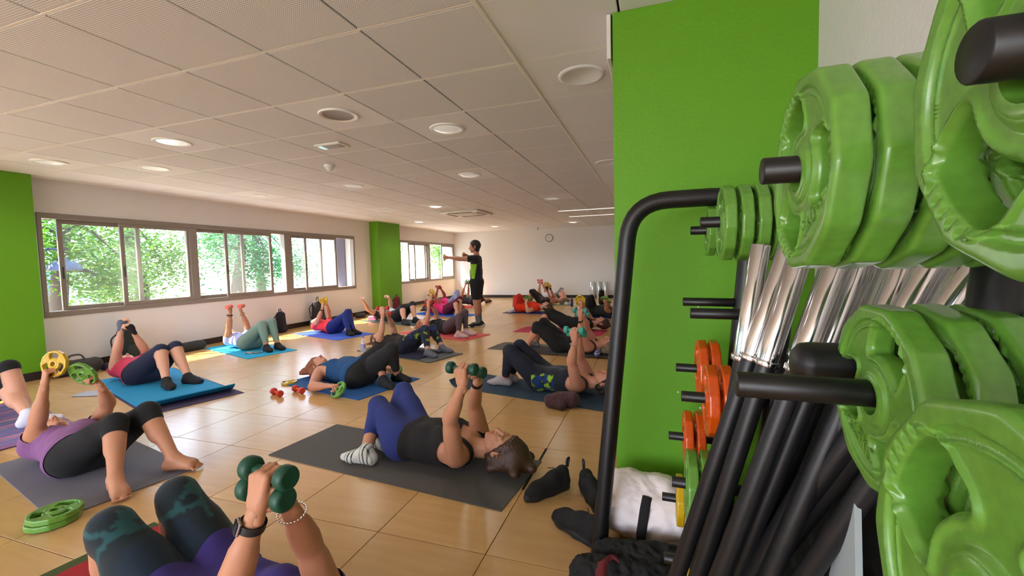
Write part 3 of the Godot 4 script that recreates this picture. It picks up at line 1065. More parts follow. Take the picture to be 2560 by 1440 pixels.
func ell(p: Vector3, c: Vector3, r: Vector3) -> float:
	var q := (p - c)
	var k0 := (q / r).length()
	var k1 := (q / (r * r)).length()
	return k0 * (k0 - 1.0) / maxf(k1, 1e-6)

func cap(p: Vector3, a: Vector3, b: Vector3, ra: float, rb: float) -> float:
	var ab := b - a
	var t: float = clampf((p - a).dot(ab) / maxf(ab.length_squared(), 1e-9), 0, 1)
	return (p - a - ab * t).length() - lerpf(ra, rb, t)

# a head: x left, y up, z front; the eyes at y = 0
func head_d(p0: Vector3) -> float:
	var p := Vector3(absf(p0.x), p0.y, p0.z)
	var d := ell(p, Vector3(0, 0.028, -0.016), Vector3(0.076, 0.092, 0.096))
	d = smin(d, ell(p, Vector3(0, -0.035, 0.028), Vector3(0.060, 0.078, 0.062)), 0.025)
	d = smin(d, cap(p, Vector3(0, -0.098, 0.066), Vector3(0.048, -0.062, 0.012), 0.017, 0.016), 0.025)
	d = smin(d, cap(p, Vector3(0, -0.05, -0.02), Vector3(0, -0.16, -0.035), 0.052, 0.050), 0.03)
	d = smin(d, cap(p, Vector3(0.006, 0.020, 0.082), Vector3(0.048, 0.018, 0.062), 0.010, 0.009), 0.018)
	d = smax(d, -((p - Vector3(0.031, 0.001, 0.098)).length() - 0.016), 0.014)
	d = smin(d, (p - Vector3(0.031, 0.0, 0.0745)).length() - 0.0125, 0.002)
	d = smin(d, cap(p, Vector3(0.030, -0.030, 0.068), Vector3(0.044, -0.024, 0.050), 0.016, 0.014), 0.02)
	d = smin(d, cap(p, Vector3(0, 0.006, 0.086), Vector3(0, -0.034, 0.108), 0.008, 0.0115), 0.012)
	d = smin(d, (p - Vector3(0.010, -0.038, 0.098)).length() - 0.0085, 0.006)
	d = smin(d, cap(p, Vector3(0, -0.061, 0.090), Vector3(0.020, -0.063, 0.080), 0.0075, 0.005), 0.006)
	d = smin(d, cap(p, Vector3(0, -0.074, 0.088), Vector3(0.017, -0.072, 0.080), 0.0080, 0.005), 0.006)
	d = smin(d, smax(ell(p, Vector3(0.080, -0.010, -0.012), Vector3(0.013, 0.034, 0.021)), -((p - Vector3(0.092, -0.006, -0.006)).length() - 0.011), 0.006), 0.006)
	return d

func head_field(cell: float) -> Field:
	var f := Field.new(Vector3(-0.105, -0.165, -0.125), Vector3(0.105, 0.135, 0.130), cell)
	f.fill_from(head_d)
	f.mesh()
	var cols := PackedColorArray()
	var hair := PackedFloat32Array()
	for v in f.v:
		var p := Vector3(absf(v.x), v.y, v.z)
		var c := Color.WHITE
		var eye := (p - Vector3(0.031, 0.0, 0.0745)).length()
		if eye < 0.0145 and p.z > 0.0795:
			c = Color(1.25, 1.3, 1.35)
			if Vector2(p.x - 0.031, p.y).length() < 0.0062:
				c = Color(0.10, 0.08, 0.07)
		elif p.z > 0.082 and p.y < -0.054 and p.y > -0.081 and p.x < 0.021:
			c = Color(0.95, 0.55, 0.52)
		elif p.z > 0.064 and p.y > 0.017 and p.y < 0.027 and p.x > 0.012 and p.x < 0.048:
			c = Color(0.34, 0.28, 0.26)
		cols.append(c)
		var s: float = 0.034 + 0.66 * p.y - p.z
		s = minf(s, p.y + 0.100)
		if p.x > 0.074 and absf(p.y + 0.010) < 0.036 and absf(p.z + 0.012) < 0.024:
			s = minf(s, -0.01)
		s += 0.007 * noise.get_noise_3dv(v * Vector3(90, 60, 90))
		hair.append(s)
	head_cols[f] = cols
	head_hair[f] = hair
	return f

func build_templates() -> void:
	plate_hi = plate_mesh(0.0023)
	plate_lo = plate_mesh(0.0052)
	hand_hi = hand_field(0.0030)
	hand_lo = hand_field(0.0052)
	head_hi = head_field(0.0042)
	head_lo = head_field(0.0065)

# ---------- weights
func plate(label: String, color: String, xf: Transform3D, scale := 1.0, fine := false, group := "", text := "") -> Node3D:
	var t := thing("weight_plate", label, "weight plate", xf.origin, 0, group)
	t.basis = xf.basis.orthonormalized()
	var sc := Transform3D(Basis.from_scale(Vector3(scale, scale, scale)), Vector3.ZERO)
	part("disc", plate_hi if fine else plate_lo, M["plate_" + color], t, sc)
	var k := kit()
	lathe(k, [Vector2(0.024, -0.020), Vector2(0.030, -0.0205), Vector2(0.034, -0.018), Vector2(0.034, 0.018), Vector2(0.030, 0.0205), Vector2(0.024, 0.020), Vector2(0.0235, 0.0), Vector2(0.024, -0.020)], 28 if fine else 16, sc * Transform3D(Basis(Vector3.RIGHT, PI / 2), Vector3.ZERO))
	part("hub_ring", done(k), M["plate_" + color], t)
	if text != "":
		var tm := TextMesh.new()
		tm.text = text
		tm.font_size = 32
		tm.pixel_size = 0.00082
		tm.depth = 0.0012
		tm.curve_step = 4.0
		var f := SystemFont.new()
		f.font_names = PackedStringArray(["Droid Sans"])
		tm.font = f
		part("lettering", tm, M["plate_" + color], t, Transform3D(Basis(), Vector3(0.0, -0.070, 0.0140)))
	return t

func dumbbell_parts(t: Node3D, m: Material, size := 1.0) -> void:
	var s := size
	part("handle", lathe_mesh([Vector2(0, -0.062 * s), Vector2(0.0145 * s, -0.062 * s), Vector2(0.0135 * s, -0.03 * s), Vector2(0.015 * s, 0), Vector2(0.0135 * s, 0.03 * s), Vector2(0.0145 * s, 0.062 * s), Vector2(0, 0.062 * s)], 16), m, t)
	for e in [-1.0, 1.0]:
		var prof := [Vector2(0, 0), Vector2(0.022, 0), Vector2(0.030, 0.004), Vector2(0.0335, 0.011), Vector2(0.0335, 0.030), Vector2(0.030, 0.037), Vector2(0.024, 0.040), Vector2(0.020, 0.0385), Vector2(0, 0.0385)]
		var pr := []
		for q in prof:
			pr.append(q * s)
		part("head", lathe_mesh(pr, 22), m, t, Transform3D(Basis(Vector3.RIGHT, 0.0 if e > 0 else PI), Vector3(0, e * 0.052 * s, 0)))

func dumbbell(label: String, mat: Material, at: Vector3, axis: Vector3, size := 1.0, group := "") -> Node3D:
	var t := thing("dumbbell", label, "dumbbell", at, 0, group)
	t.basis = along(Vector3.ZERO, axis).basis
	dumbbell_parts(t, mat, size)
	return t

# ---------- the rack at the right
func build_rack() -> void:
	var rack := thing("plate_rack", "black tubular weight rack with pegs standing before the green pier", "rack", Vector3(0.2, 0, -1.1))
	var o := Vector3(0.2, 0, -1.1)
	var lean := 0.095
	# X of the tilted frame plane at height y, d metres in from the foot of the outer leg
	var k := kit()
	var path := bend([Vector3(-0.24, 0.0, -1.8) - o, Vector3(-0.095, 1.50, -1.8) - o, Vector3(0.345, 1.50, -1.8) - o, Vector3(0.225, 0.0, -1.8) - o], 0.15, 8)
	tube(k, path, [0.034], 18)
	part("end_frame", done(k), M.black_metal, rack)
	k = kit()
	path = bend([Vector3(0.06, 0.0, 0.05) - o, Vector3(0.20, 1.50, 0.05) - o, Vector3(0.46, 1.50, 0.05) - o, Vector3(0.40, 0.0, 0.05) - o], 0.12, 8)
	for z in [-1.42, -0.625, -0.31]:
		k = kit()
		rod(k, Vector3(0.245, 0.02, z) - o, Vector3(0.385, 1.46, z) - o, 0.024)
		part("post", done(k), M.black_metal, rack)
	k = kit()
	rod(k, Vector3(0.36, 1.46, -1.8) - o, Vector3(0.40, 1.46, -0.05) - o, 0.024)
	part("rail", done(k), M.black_metal, rack)
	k = kit()
	rod(k, Vector3(0.235, 0.05, -1.8) - o, Vector3(0.26, 0.05, -0.05) - o, 0.026)
	part("rail", done(k), M.black_metal, rack)
	# a bumper near the front, behind the 2.5 kilo plate
	k = kit()
	lathe(k, [Vector2(0, 0), Vector2(0.022, 0.001), Vector2(0.032, 0.010), Vector2(0.034, 0.022), Vector2(0.034, 0.16), Vector2(0, 0.16)], 20, along(Vector3(0.195, 1.105, -0.74) - o, Vector3(0.42, 1.105, -0.74) - o))
	part("bumper", done(k), M.rubber, rack)
	var rows := [1.376, 1.100, 0.838, 0.558, 0.300]
	var cols := [-1.8, -1.42, -0.625, -0.31]
	for c in cols:
		for y in rows:
			if c > -1.0 and y < 1.0:
				continue
			var tip: float = 0.128 - (1.376 - y) * 0.100
			if c > -0.5:
				tip = 0.165 if y > 1.2 else 0.19
			k = kit()
			rod(k, Vector3(tip, y, c) - o, Vector3(tip + 0.235, y - 0.003, c) - o, 0.0165, 0.0012, 20)
			part("peg", done(k), M.black_metal, rack)
	# plates on the pegs: [column, row, x of the first face, how many, radius, colour, where it hangs]
	var hung := [
		[2, 0, 0.166, 5, 0.120, "green", "on the high peg before the chrome bars"],
		[3, 0, 0.189, 3, 0.120, "green", "on the high peg nearest the camera"],
		[2, 1, 0.245, 4, 0.115, "green", "on the peg below, beside the black bumper"],
		[3, 1, 0.178, 3, 0.130, "green", "on the low peg nearest the camera"],
		[1, 0, 0.180, 5, 0.112, "green", "on the high far peg"],
		[0, 0, 0.180, 3, 0.096, "green", "on the farthest high peg, half hidden"],
		[0, 2, 0.150, 2, 0.120, "orange", "on the upper orange peg at the far end"],
		[1, 2, 0.140, 2, 0.110, "orange", "on the nearer orange peg"],
		[0, 3, 0.100, 2, 0.112, "orange", "on the lowest orange peg"],
		[1, 3, 0.085, 2, 0.112, "green", "on the low peg under the orange ones"],
		[0, 4, 0.070, 2, 0.100, "yellow", "on the lowest far peg"],
		[1, 4, 0.080, 2, 0.100, "yellow", "on the lowest nearer peg beside the white bag"]]
	var order := ["outermost", "second", "third", "fourth", "innermost"]
	for h in hung:
		var c: float = cols[h[0]]
		var y: float = rows[h[1]]
		var near: bool = h[0] >= 2
		for q in h[3]:
			var x: float = h[2] + 0.0415 * q * (1.0 if h[4] > 0.1 else 0.9)
			var drop: float = 0.0075 * h[4] / 0.13 + (0.040 if h[0] == 3 and h[1] == 1 else 0.0)
			var spin: float = {"2_0": 0.5, "3_0": 2.35, "2_1": -0.45, "3_1": 0.95}.get("%d_%d" % [h[0], h[1]], 0.4) + (0.0 if q == 0 else rng.randf_range(-0.5, 0.5) + q * 1.1)
			# disc axis z turned to -X
			var bs := Basis(Vector3(0, 0, 1), Vector3(0, 1, 0), Vector3(-1, 0, 0)) * Basis(Vector3(0, 0, 1), spin) * Basis(Vector3.RIGHT, rng.randf_range(-0.02, 0.02))
			var txt := ""
			if q == 0 and h[0] == 2:
				txt = "2.5KG" if h[1] == 1 else "5KG"
			plate("%s %s rubber coated plate %s" % [order[q], h[5], h[6]], h[5], Transform3D(bs, Vector3(x + 0.018, y - drop, c)), h[4] / 0.13, near and q < 2, "plates on the rack", txt)
	# barbells leaning in the rack, chrome sleeves up
	var bars := [
		[0.082, -1.25, 0.254, -1.24], [-0.058, -1.21, 0.310, -1.21], [-0.014, -1.16, 0.329, -1.16], [-0.008, -1.09, 0.385, -1.09], [0.038, -1.14, 0.440, -1.13], [0.068, -1.07, 0.490, -1.06], [0.045, -1.20, 0.510, -1.00],
		[0.02, -1.26, 0.545, -0.93], [0.085, -1.13, 0.575, -0.90], [0.075, -1.31, 0.600, -0.97], [0.025, -1.36, 0.36, -1.30], [0.09, -1.36, 0.42, -1.23], [0.12, -1.30, 0.47, -1.16], [0.13, -1.25, 0.53, -1.09]]
	var spot := ["nearest the empty pegs", "second from the pier", "third from the pier", "behind the third one", "in the middle of the row", "behind the middle one", "third from the near end", "behind the near ones", "second from the near end", "leaning closest to the wall", "far back behind the leftmost pair", "far back, fourth from the left", "far back, behind the middle of the row", "back row, at the near end"]
	var n := 0
	for b in bars:
		var p0 := Vector3(b[0], 0.015, b[1])
		var p1 := Vector3(b[2], 1.30, b[3])
		var t := thing("barbell", "leaning barbell with chrome sleeve and black shaft, " + spot[n], "barbell", p0, 0, "barbells in the rack")
		t.basis = along(p0, p1).basis
		var L := (p1 - p0).length()
		var cut := L - 0.30
		part("shaft", lathe_mesh([Vector2(0, 0), Vector2(0.019, 0), Vector2(0.0215, 0.003), Vector2(0.0215, cut), Vector2(0, cut)], 18), M.rubber, t)
		part("collar", lathe_mesh([Vector2(0.021, cut - 0.004), Vector2(0.027, cut - 0.004), Vector2(0.028, cut - 0.002), Vector2(0.028, cut + 0.008), Vector2(0.027, cut + 0.010), Vector2(0.021, cut + 0.010)], 22), M.chrome, t)
		part("sleeve", lathe_mesh([Vector2(0.0235, cut + 0.008), Vector2(0.0235, L - 0.003), Vector2(0.021, L), Vector2(0, L)], 22), M.chrome, t)
		n += 1

# ---------- people
# where: x, z, turn, size, then knees, ankles, toes, elbows, wrists (left, right) as along / up / to the left of the hips
func placed() -> Dictionary:
	return {
		"p1": [-1.522, -1.014, -6.9, 0.97, -0.22, 0.395, 0.15, -0.2, 0.415, -0.04, -0.39, 0.08, 0.12, -0.31, 0.08, -0.06, -0.55, 0.03, 0.11, -0.48, 0.03, -0.06, 0.44, 0.39, 0.15, 0.44, 0.37, -0.09, 0.52, 0.61, 0.12, 0.51, 0.57, 0.02],
		"p2": [-3.489, -1.673, 168.3, 0.94, -0.27, 0.34, 0.24, -0.28, 0.32, 0.07, -0.54, 0.08, 0.26, -0.56, 0.08, -0.03, -0.67, 0.03, 0.35, -0.72, 0.03, -0.05, 0.31, 0.32, 0.21, 0.3, 0.31, -0.14, 0.16, 0.48, 0.14, 0.24, 0.54, -0.11],
		"p3": [-5.547, -1.819, 168.5, 1.06, -0.17, 0.46, 0.3, -0.17, 0.28, 0.28, -0.37, 0.09, 0.35, -0.54, 0.09, 0.32, -0.24, 0.03, 0.48, -0.58, 0.03, 0.49, 0.55, 0.41, 0.11, 0.49, 0.42, -0.18, 0.59, 0.65, 0, 0.49, 0.65, -0.06],
		"p4": [-5.553, -3.237, 162.8, 1, -0.26, 0.39, 0.23, -0.27, 0.38, 0.09, -0.52, 0.08, 0.25, -0.54, 0.08, 0.05, -0.67, 0.03, 0.32, -0.71, 0.03, 0.05, 0.34, 0.34, 0.09, 0.36, 0.36, -0.15, 0.3, 0.56, -0.01, 0.35, 0.61, -0.1],
		"p5": [-6.098, -5.051, 162.8, 0.97, -0.23, 0.41, 0.23, -0.22, 0.39, 0.09, -0.44, 0.08, 0.2, -0.45, 0.08, 0.03, -0.61, 0.03, 0.21, -0.61, 0.03, 0.02, 0.35, 0.35, 0.1, 0.33, 0.34, -0.17, 0.35, 0.57, 0.03, 0.3, 0.58, -0.15],
		"p6": [-5.879, -6.676, 162.8, 0.97, -0.27, 0.4, 0.12, -0.29, 0.35, 0.05, -0.5, 0.08, 0.07, -0.54, 0.08, -0.06, -0.66, 0.03, 0.11, -0.71, 0.03, -0.07, 0.38, 0.36, 0.12, 0.26, 0.28, -0.17, 0.23, 0.51, 0.01, 0.16, 0.49, -0.14],
		"p7": [-5.595, -8.409, 162.8, 1.06, -0.35, 0.38, 0.12, -0.37, 0.34, -0.18, -0.6, 0.09, -0.04, -0.64, 0.09, -0.38, -0.78, 0.03, 0.01, -0.82, 0.03, -0.4, 0.4, 0.38, 0.1, 0.52, 0.28, -0.43, 0.23, 0.52, -0.05, 0.43, 0.47, -0.59],
		"p8": [-5.043, -9.781, 162.8, 1.03, -0.32, 0.39, 0.12, -0.37, 0.32, -0.08, -0.5, 0.09, -0.09, -0.61, 0.09, -0.31, -0.61, 0.03, 0.05, -0.72, 0.03, -0.17, 0.36, 0.32, 0.04, 0.33, 0.27, -0.35, 0.29, 0.45, -0.17, 0.16, 0.44, -0.4],
		"p9": [-5.685, -11.331, 162.8, 1.03, -0.23, 0.46, -0.03, -0.33, 0.35, -0.2, -0.41, 0.09, -0.07, -0.61, 0.09, -0.34, -0.38, 0.03, 0.1, -0.55, 0.03, -0.18, 0.39, 0.37, 0.08, 0.36, 0.32, -0.32, 0.34, 0.54, -0.1, 0.24, 0.54, -0.34],
		"p10": [-3.599, -7.001, 162.8, 0.97, -0.28, 0.39, 0.14, -0.33, 0.34, -0.05, -0.44, 0.08, -0.03, -0.5, 0.08, -0.29, -0.6, 0.03, 0.03, -0.65, 0.03, -0.22, 0.39, 0.36, 0.07, 0.29, 0.29, -0.24, 0.31, 0.49, -0.1, 0.21, 0.51, -0.28],
		"p11": [-3.425, -5.326, 162.8, 0.97, -0.14, 0.31, 0.39, -0.25, 0.34, 0.13, -0.43, 0.08, 0.28, -0.48, 0.08, -0.04, -0.6, 0.03, 0.3, -0.65, 0.03, -0.05, 0.42, 0.37, 0.09, 0.31, 0.33, -0.19, 0.32, 0.53, -0.06, 0.26, 0.56, -0.2],
		"p12": [-2.99793, -3.74717, 167.7, 1, -0.38, 0.4, 0.1, -0.01, 0.33, 0.25, -0.24, 0.08, 0.29, -0.27, 0.08, 0.07, -0.41, 0.03, 0.3, -0.44, 0.03, 0.04, 0.27, 0.06, 0.42, 0.22, 0.06, -0.41, 0.05, 0.08, 0.42, 0.01, 0.085, -0.37],
		"p13": [-1.573, -2.435, -5.8, 1, -0.34, 0.26, -0.09, -0.28, 0.31, -0.3, -0.17, 0.08, 0.22, -0.21, 0.08, 0.02, -0.33, 0.03, 0.24, -0.38, 0.03, -0.02, 0.49, 0.39, 0.25, 0.47, 0.38, -0.06, 0.61, 0.6, 0.3, 0.57, 0.57, 0.06],
		"p14": [-1.094, -4.109, -12.2, 0.97, -0.23, 0.4, 0.23, -0.21, 0.42, 0.06, -0.38, 0.08, 0.08, -0.38, 0.08, -0.05, -0.54, 0.03, 0.13, -0.54, 0.03, -0.01, 0.44, 0.36, 0.27, 0.4, 0.34, -0.04, 0.51, 0.57, 0.35, 0.45, 0.54, 0.09],
		"p15": [-1.273, -5.868, -6.9, 0.97, -0.27, 0.38, 0.21, -0.27, 0.4, -0.04, -0.48, 0.08, 0.07, -0.45, 0.08, -0.17, -0.63, 0.03, 0.02, -0.6, 0.03, -0.24, 0.38, 0.33, 0.3, 0.37, 0.33, -0.04, 0.41, 0.54, 0.4, 0.38, 0.51, 0.12],
		"p16": [-1.589, -7.884, -6.9, 0.97, -0.34, 0.3, 0.16, -0.34, 0.3, -0.15, -0.39, 0.08, 0.48, -0.38, 0.08, 0.17, -0.53, 0.03, 0.39, -0.51, 0.03, 0.07, 0.43, 0.27, 0.38, 0.38, 0.33, -0.04, 0.43, 0.47, 0.5, 0.36, 0.47, 0.16],
		"p17": [-3.311, -10.466, -6.9, 1.06, -0.23, 0.35, -0.2, 0.07, 0.42, 0.22, -0.13, 0.09, 0.12, -0.11, 0.09, 0.02, -0.22, 0.03, 0.28, -0.27, 0.03, 0.1, 0.36, 0.07, 0.36, 0.36, 0.09, -0.32, 0.26, 0.26, 0.24, 0.26, 0.28, -0.1],
		"p18": [-3.081, -13.633, 162.8, 1.06, -0.27, 0.38, -0.13, -0.32, 0.29, -0.33, -0.53, 0.09, -0.3, -0.62, 0.09, -0.56, -0.52, 0.03, -0.12, -0.58, 0.03, -0.39, 0.46, 0.39, 0.07, 0.43, 0.34, -0.36, 0.46, 0.56, -0.13, 0.36, 0.59, -0.41],
		"p19": [-3.254, -12.396, -6.9, 0.97, -0.25, 0.41, 0.18, -0.23, 0.41, 0.05, -0.41, 0.08, 0.04, -0.38, 0.08, -0.1, -0.53, 0.03, -0.07, -0.51, 0.03, -0.2, 0.39, 0.28, 0.36, 0.34, 0.31, -0.04, 0.37, 0.49, 0.47, 0.33, 0.49, 0.12],
		"p20": [-1.424, -9.902, -6.9, 1.03, 0.05, 0.42, 0.38, 0.06, 0.44, 0.18, -0.06, 0.09, 0.16, -0.06, 0.09, 0, -0.16, 0.03, 0.02, -0.16, 0.03, -0.14, 0.46, 0.2, 0.44, 0.43, 0.23, 0.08, 0.49, 0.35, 0.64, 0.48, 0.34, 0.3],
		"p21": [-5.282, -12.073, 162.8, 0.97, 0.06, 0.14, 0.47, 0.01, 0.22, 0.3, 0.15, 0.09, 0.85, 0.09, 0.08, 0.66, 0.17, 0.03, 1.01, 0.16, 0.03, 0.81, 0.45, 0.38, 0.22, 0.4, 0.37, -0.12, 0.44, 0.62, 0.22, 0.36, 0.59, -0.03],
		"coach": [-3.44, -7.98, 12, 1.03, -0.01, 0.5, 0.09, -0.01, 0.5, -0.09, 0.02, 0.085, 0.1, 0.03, 0.085, -0.09, -0.15, 0.03, 0.12, -0.14, 0.03, -0.11, -0.27, 1.375, 0.2, -0.1, 1.36, -0.42, -0.52, 1.41, 0.19, -0.25, 1.45, -0.22],
	}

func skin_mat(c: Color) -> StandardMaterial3D:
	var m := std(c, 0.55)
	m.vertex_color_use_as_albedo = true
	m.subsurf_scatter_enabled = true
	m.subsurf_scatter_strength = 0.12
	return m

func vc_cloth(c: Color) -> StandardMaterial3D:
	var m := cloth(c)
	m.vertex_color_use_as_albedo = true
	return m

func hair_mat(c: Color) -> StandardMaterial3D:
	var m := triplanar(std(c, 0.5), Vector3(14, 3, 14), false)
	m.normal_enabled = true
	m.normal_texture = M.hair_bump
	m.normal_scale = 0.8
	return m

# cfg: label, skin, cell, top [colour, sleeve, kind], bottom [colour, end on the shank], foot [colour, start] or none, hair [style, colour], hold [left, right], girth, pattern ...
func person(id: String, cfg: Dictionary) -> void:
	var w: Array = placed()[id]
	var lying: bool = not cfg.get("standing", false)
	var sc: float = w[3]
	var g: float = cfg.get("girth", 1.0) * sc
	var root := thing("person", cfg.label, "person", Vector3(w[0], 0.008 if lying else 0.0, w[1]), deg_to_rad(w[2]), "people in the class" if lying else "")
	var H := Vector3.RIGHT if lying else Vector3.UP
	var F := Vector3.UP if lying else Vector3.LEFT
	var L := Vector3.BACK
	var j := []
	for q in 10:
		j.append(Vector3(w[4 + q * 3], w[5 + q * 3], w[6 + q * 3]))
	var P := Vector3(0, 0.115 * sc, 0) if lying else Vector3(0, cfg.hip, 0)
	var tp := func(u: float, f: float, l: float) -> Vector3: return P + H * u * sc + F * (f + (0.03 * u if lying else 0.0)) * sc + L * l * sc
	var lo := P - Vector3.ONE * 0.2
	var hi := P + Vector3.ONE * 0.2
	for q in j + [tp.call(0.62, 0, 0), tp.call(0.45, 0, 0.25), tp.call(0.45, 0, -0.25), tp.call(0.3, 0.15, 0)]:
		lo = lo.min(q - Vector3.ONE * 0.085)
		hi = hi.max(q + Vector3.ONE * 0.085)
	var cell: float = cfg.get("cell", 0.018)
	var fl := Field.new(lo, hi, cell)
	var male: bool = cfg.get("male", false)
	# torso
	fl.capsule(tp.call(-0.02, 0, -0.075), tp.call(-0.02, 0, 0.075), 0.106 * g, 0.106 * g, 0.03, 0)
	for s in [-1.0, 1.0]:
		fl.capsule(tp.call(0.04, 0.004, s * 0.062), tp.call(0.20, 0.004, s * 0.056), 0.098 * g, 0.090 * g, 0.05, 0)
		fl.capsule(tp.call(0.20, 0.002, s * 0.056), tp.call(0.385, -0.002, s * 0.088), 0.092 * g, 0.084 * g, 0.05, 0)
		if not male:
			fl.capsule(tp.call(0.335, 0.062, s * 0.072), tp.call(0.325, 0.070, s * 0.076), 0.054 * g, 0.052 * g, 0.05, 0)
	if cfg.get("belly", 0.0) > 0:
		fl.capsule(tp.call(0.10, 0.03, -0.02), tp.call(0.18, 0.035, 0.02), 0.105 * g, 0.10 * g, 0.06, 0)
	fl.capsule(tp.call(0.455, -0.012, -0.12), tp.call(0.455, -0.012, 0.12), 0.066 * g, 0.066 * g, 0.05, 0)
	fl.capsule(tp.call(0.47, -0.01, 0), tp.call(0.60, 0.004, 0), 0.056 * sc, 0.052 * sc, 0.035, 1)
	var ends := {}
	for q in 2:
		var s := 1.0 if q == 0 else -1.0
		var sh: Vector3 = tp.call(0.46, -0.006, s * 0.165)
		var hip: Vector3 = tp.call(0.0, 0.0, s * 0.088)
		var kn: Vector3 = j[q]
		var an: Vector3 = j[2 + q]
		var to: Vector3 = j[4 + q]
		var el: Vector3 = j[6 + q]
		var wr: Vector3 = j[8 + q]
		var ga: float = sc * lerpf(1.0, cfg.get("girth", 1.0), 0.7)
		fl.capsule(sh, el, 0.053 * ga, 0.040 * ga, 0.04, 2 + q)
		fl.capsule(sh.lerp(el, 0.2), sh.lerp(el, 0.7), 0.050 * ga, 0.044 * ga, 0.02, 2 + q)
		fl.capsule(el, wr, 0.040 * ga, 0.0265 * sc, 0.015, 4 + q)
		fl.capsule(el.lerp(wr, 0.15), el.lerp(wr, 0.45), 0.042 * ga, 0.036 * ga, 0.02, 4 + q)
		fl.capsule(hip, kn, 0.098 * ga, 0.062 * ga, 0.035, 6 + q)
		fl.capsule(hip.lerp(kn, 0.2), hip.lerp(kn, 0.6), 0.088 * ga, 0.078 * ga, 0.03, 6 + q)
		fl.capsule(kn, an, 0.056 * ga, 0.036 * sc, 0.02, 8 + q)
		# calf: bulges away from the shin
		var sd := (an - kn).normalized()
		var dt := Vector3(to.x - an.x, 0, to.z - an.z).normalized()
		var back := -(dt - sd * dt.dot(sd)).normalized()
		fl.capsule(kn.lerp(an, 0.12) + back * 0.010, kn.lerp(an, 0.48) + back * 0.018, 0.052 * ga, 0.046 * ga, 0.025, 8 + q)
		# foot
		var side := dt.cross(Vector3.UP)
		var heel := Vector3(an.x, 0.034 * sc, an.z) - dt * 0.035 * sc
		var ball := to - dt * 0.055 * sc
		fl.capsule(an, heel, 0.037 * sc, 0.033 * sc, 0.02, 10 + q)
		for e in [-1.0, 1.0]:
			fl.capsule(an + Vector3(0, -0.005, 0), ball + side * e * 0.018 * sc + Vector3(0, 0.004, 0), 0.034 * sc, 0.026 * sc, 0.02, 10 + q)
			fl.capsule(heel, ball + side * e * 0.020 * sc + Vector3(0, 0.002, 0), 0.031 * sc, 0.026 * sc, 0.02, 10 + q)
		if cfg.get("toes", false):
			for e in 5:
				var o2: float = (e - 2.0) * 0.0175 * sc
				var big: float = 1.25 if (e == 4 and q == 1) or (e == 0 and q == 0) else 0.95
				var rr: float = 0.0095 * sc * big
				fl.capsule(ball + side * o2 * 0.9 + Vector3(0, -0.004, 0), to - dt * (0.004 + absf(o2) * 0.3) + side * o2 * 1.15 + Vector3(0, rr - to.y, 0), 0.012 * sc, rr, 0.006, 10 + q)
		else:
			for e in [-1.0, 1.0]:
				fl.capsule(ball + side * e * 0.017 * sc, to + side * e * 0.013 * sc - dt * (0.006 if e * s > 0 else -0.006), 0.026 * sc, 0.020 * sc, 0.015, 10 + q)
		for e in [[2 + q, sh, el], [4 + q, el, wr], [6 + q, hip, kn], [8 + q, kn, an]]:
			ends[e[0]] = [e[1], e[2] - e[1], (e[2] - e[1]).length()]
	fl.mesh()
	# the clothes' outlines, as a height over each vertex
	var top: Array = cfg.top
	var bot: Array = cfg.bottom
	var foot: Array = cfg.get("foot", [])
	var nv := fl.v.size()
	var st := PackedFloat32Array()
	var sb := PackedFloat32Array()
	var sf := [PackedFloat32Array(), PackedFloat32Array()]
	st.resize(nv)
	sb.resize(nv)
	sf[0].resize(nv)
	sf[1].resize(nv)
	var tank: bool = top[1] < 0.0
	var hem: float = cfg.get("hem", -0.02)
	var waist: float = cfg.get("waist", 0.09)
	var short: float = cfg.get("short", -1.0)
	var pat: String = cfg.get("pattern", "")
	var tpat: String = cfg.get("top_pattern", "")
	var bcol := PackedColorArray()
	var tcol := PackedColorArray()
	for q in nv:
		var v := fl.v[q]
		var bid: int = fl.vid[q]
		var rel := v - P
		var u := rel.dot(H) / sc
		var l := rel.dot(L) / sc
		var f := rel.dot(F) / sc
		var t := 0.0
		var len := 0.0
		if ends.has(bid):
			var e: Array = ends[bid]
			len = e[2]
			t = (v - e[0]).dot(e[1]) / (len * len)
		var a := -1.0
		if bid == 0:
			a = u - hem
			if top.size() > 2:
				a = minf(a, minf(0.505 - u, 0.150 - absf(l) + maxf(0.0, 0.34 - u) * 1.5))
			elif tank:
				a = minf(a, maxf(0.385 + (0.0 if f > 0.0 else 0.05) - u, 0.021 - absf(absf(l) - 0.088)))
				if u > 0.30:
					a = minf(a, 0.150 - absf(l) + maxf(0.0, 0.36 - u))
			else:
				a = minf(a, 0.535 - u)
		elif bid <= 1:
			a = 0.50 - u if not tank else -0.02
		elif bid <= 3:
			a = (top[1] - t) * len
			if tank or top.size() > 2:
				a = minf(minf(0.150 - absf(l), 0.06 - f), 0.37 - u if tank else 0.505 - u)
		elif bid >= 6 and bid <= 7:
			a = u - hem if t < 0.5 else -1.0
		st[q] = a
		a = -1.0
		if bid == 0:
			a = (waist - u) * 1.0
		elif bid >= 6 and bid <= 7:
			a = minf(1.0, 0.3) if short < 0 else (short - t) * len
			if t < 0.3:
				a = minf(a, maxf(waist - u, 0.02))
		elif bid >= 8 and bid <= 9 and short < 0:
			a = (bot[1] - t) * len
		elif bid >= 10 and short < 0:
			var es: Array = ends[bid - 2]
			var dt4 := Vector3(j[bid - 6].x - j[bid - 8].x, 0, j[bid - 6].z - j[bid - 8].z).normalized()
			a = minf((bot[1] - (v - es[0]).dot(es[1]) / (es[2] * es[2])) * es[2], 0.03 - (v - j[bid - 8]).dot(dt4))
		sb[q] = a
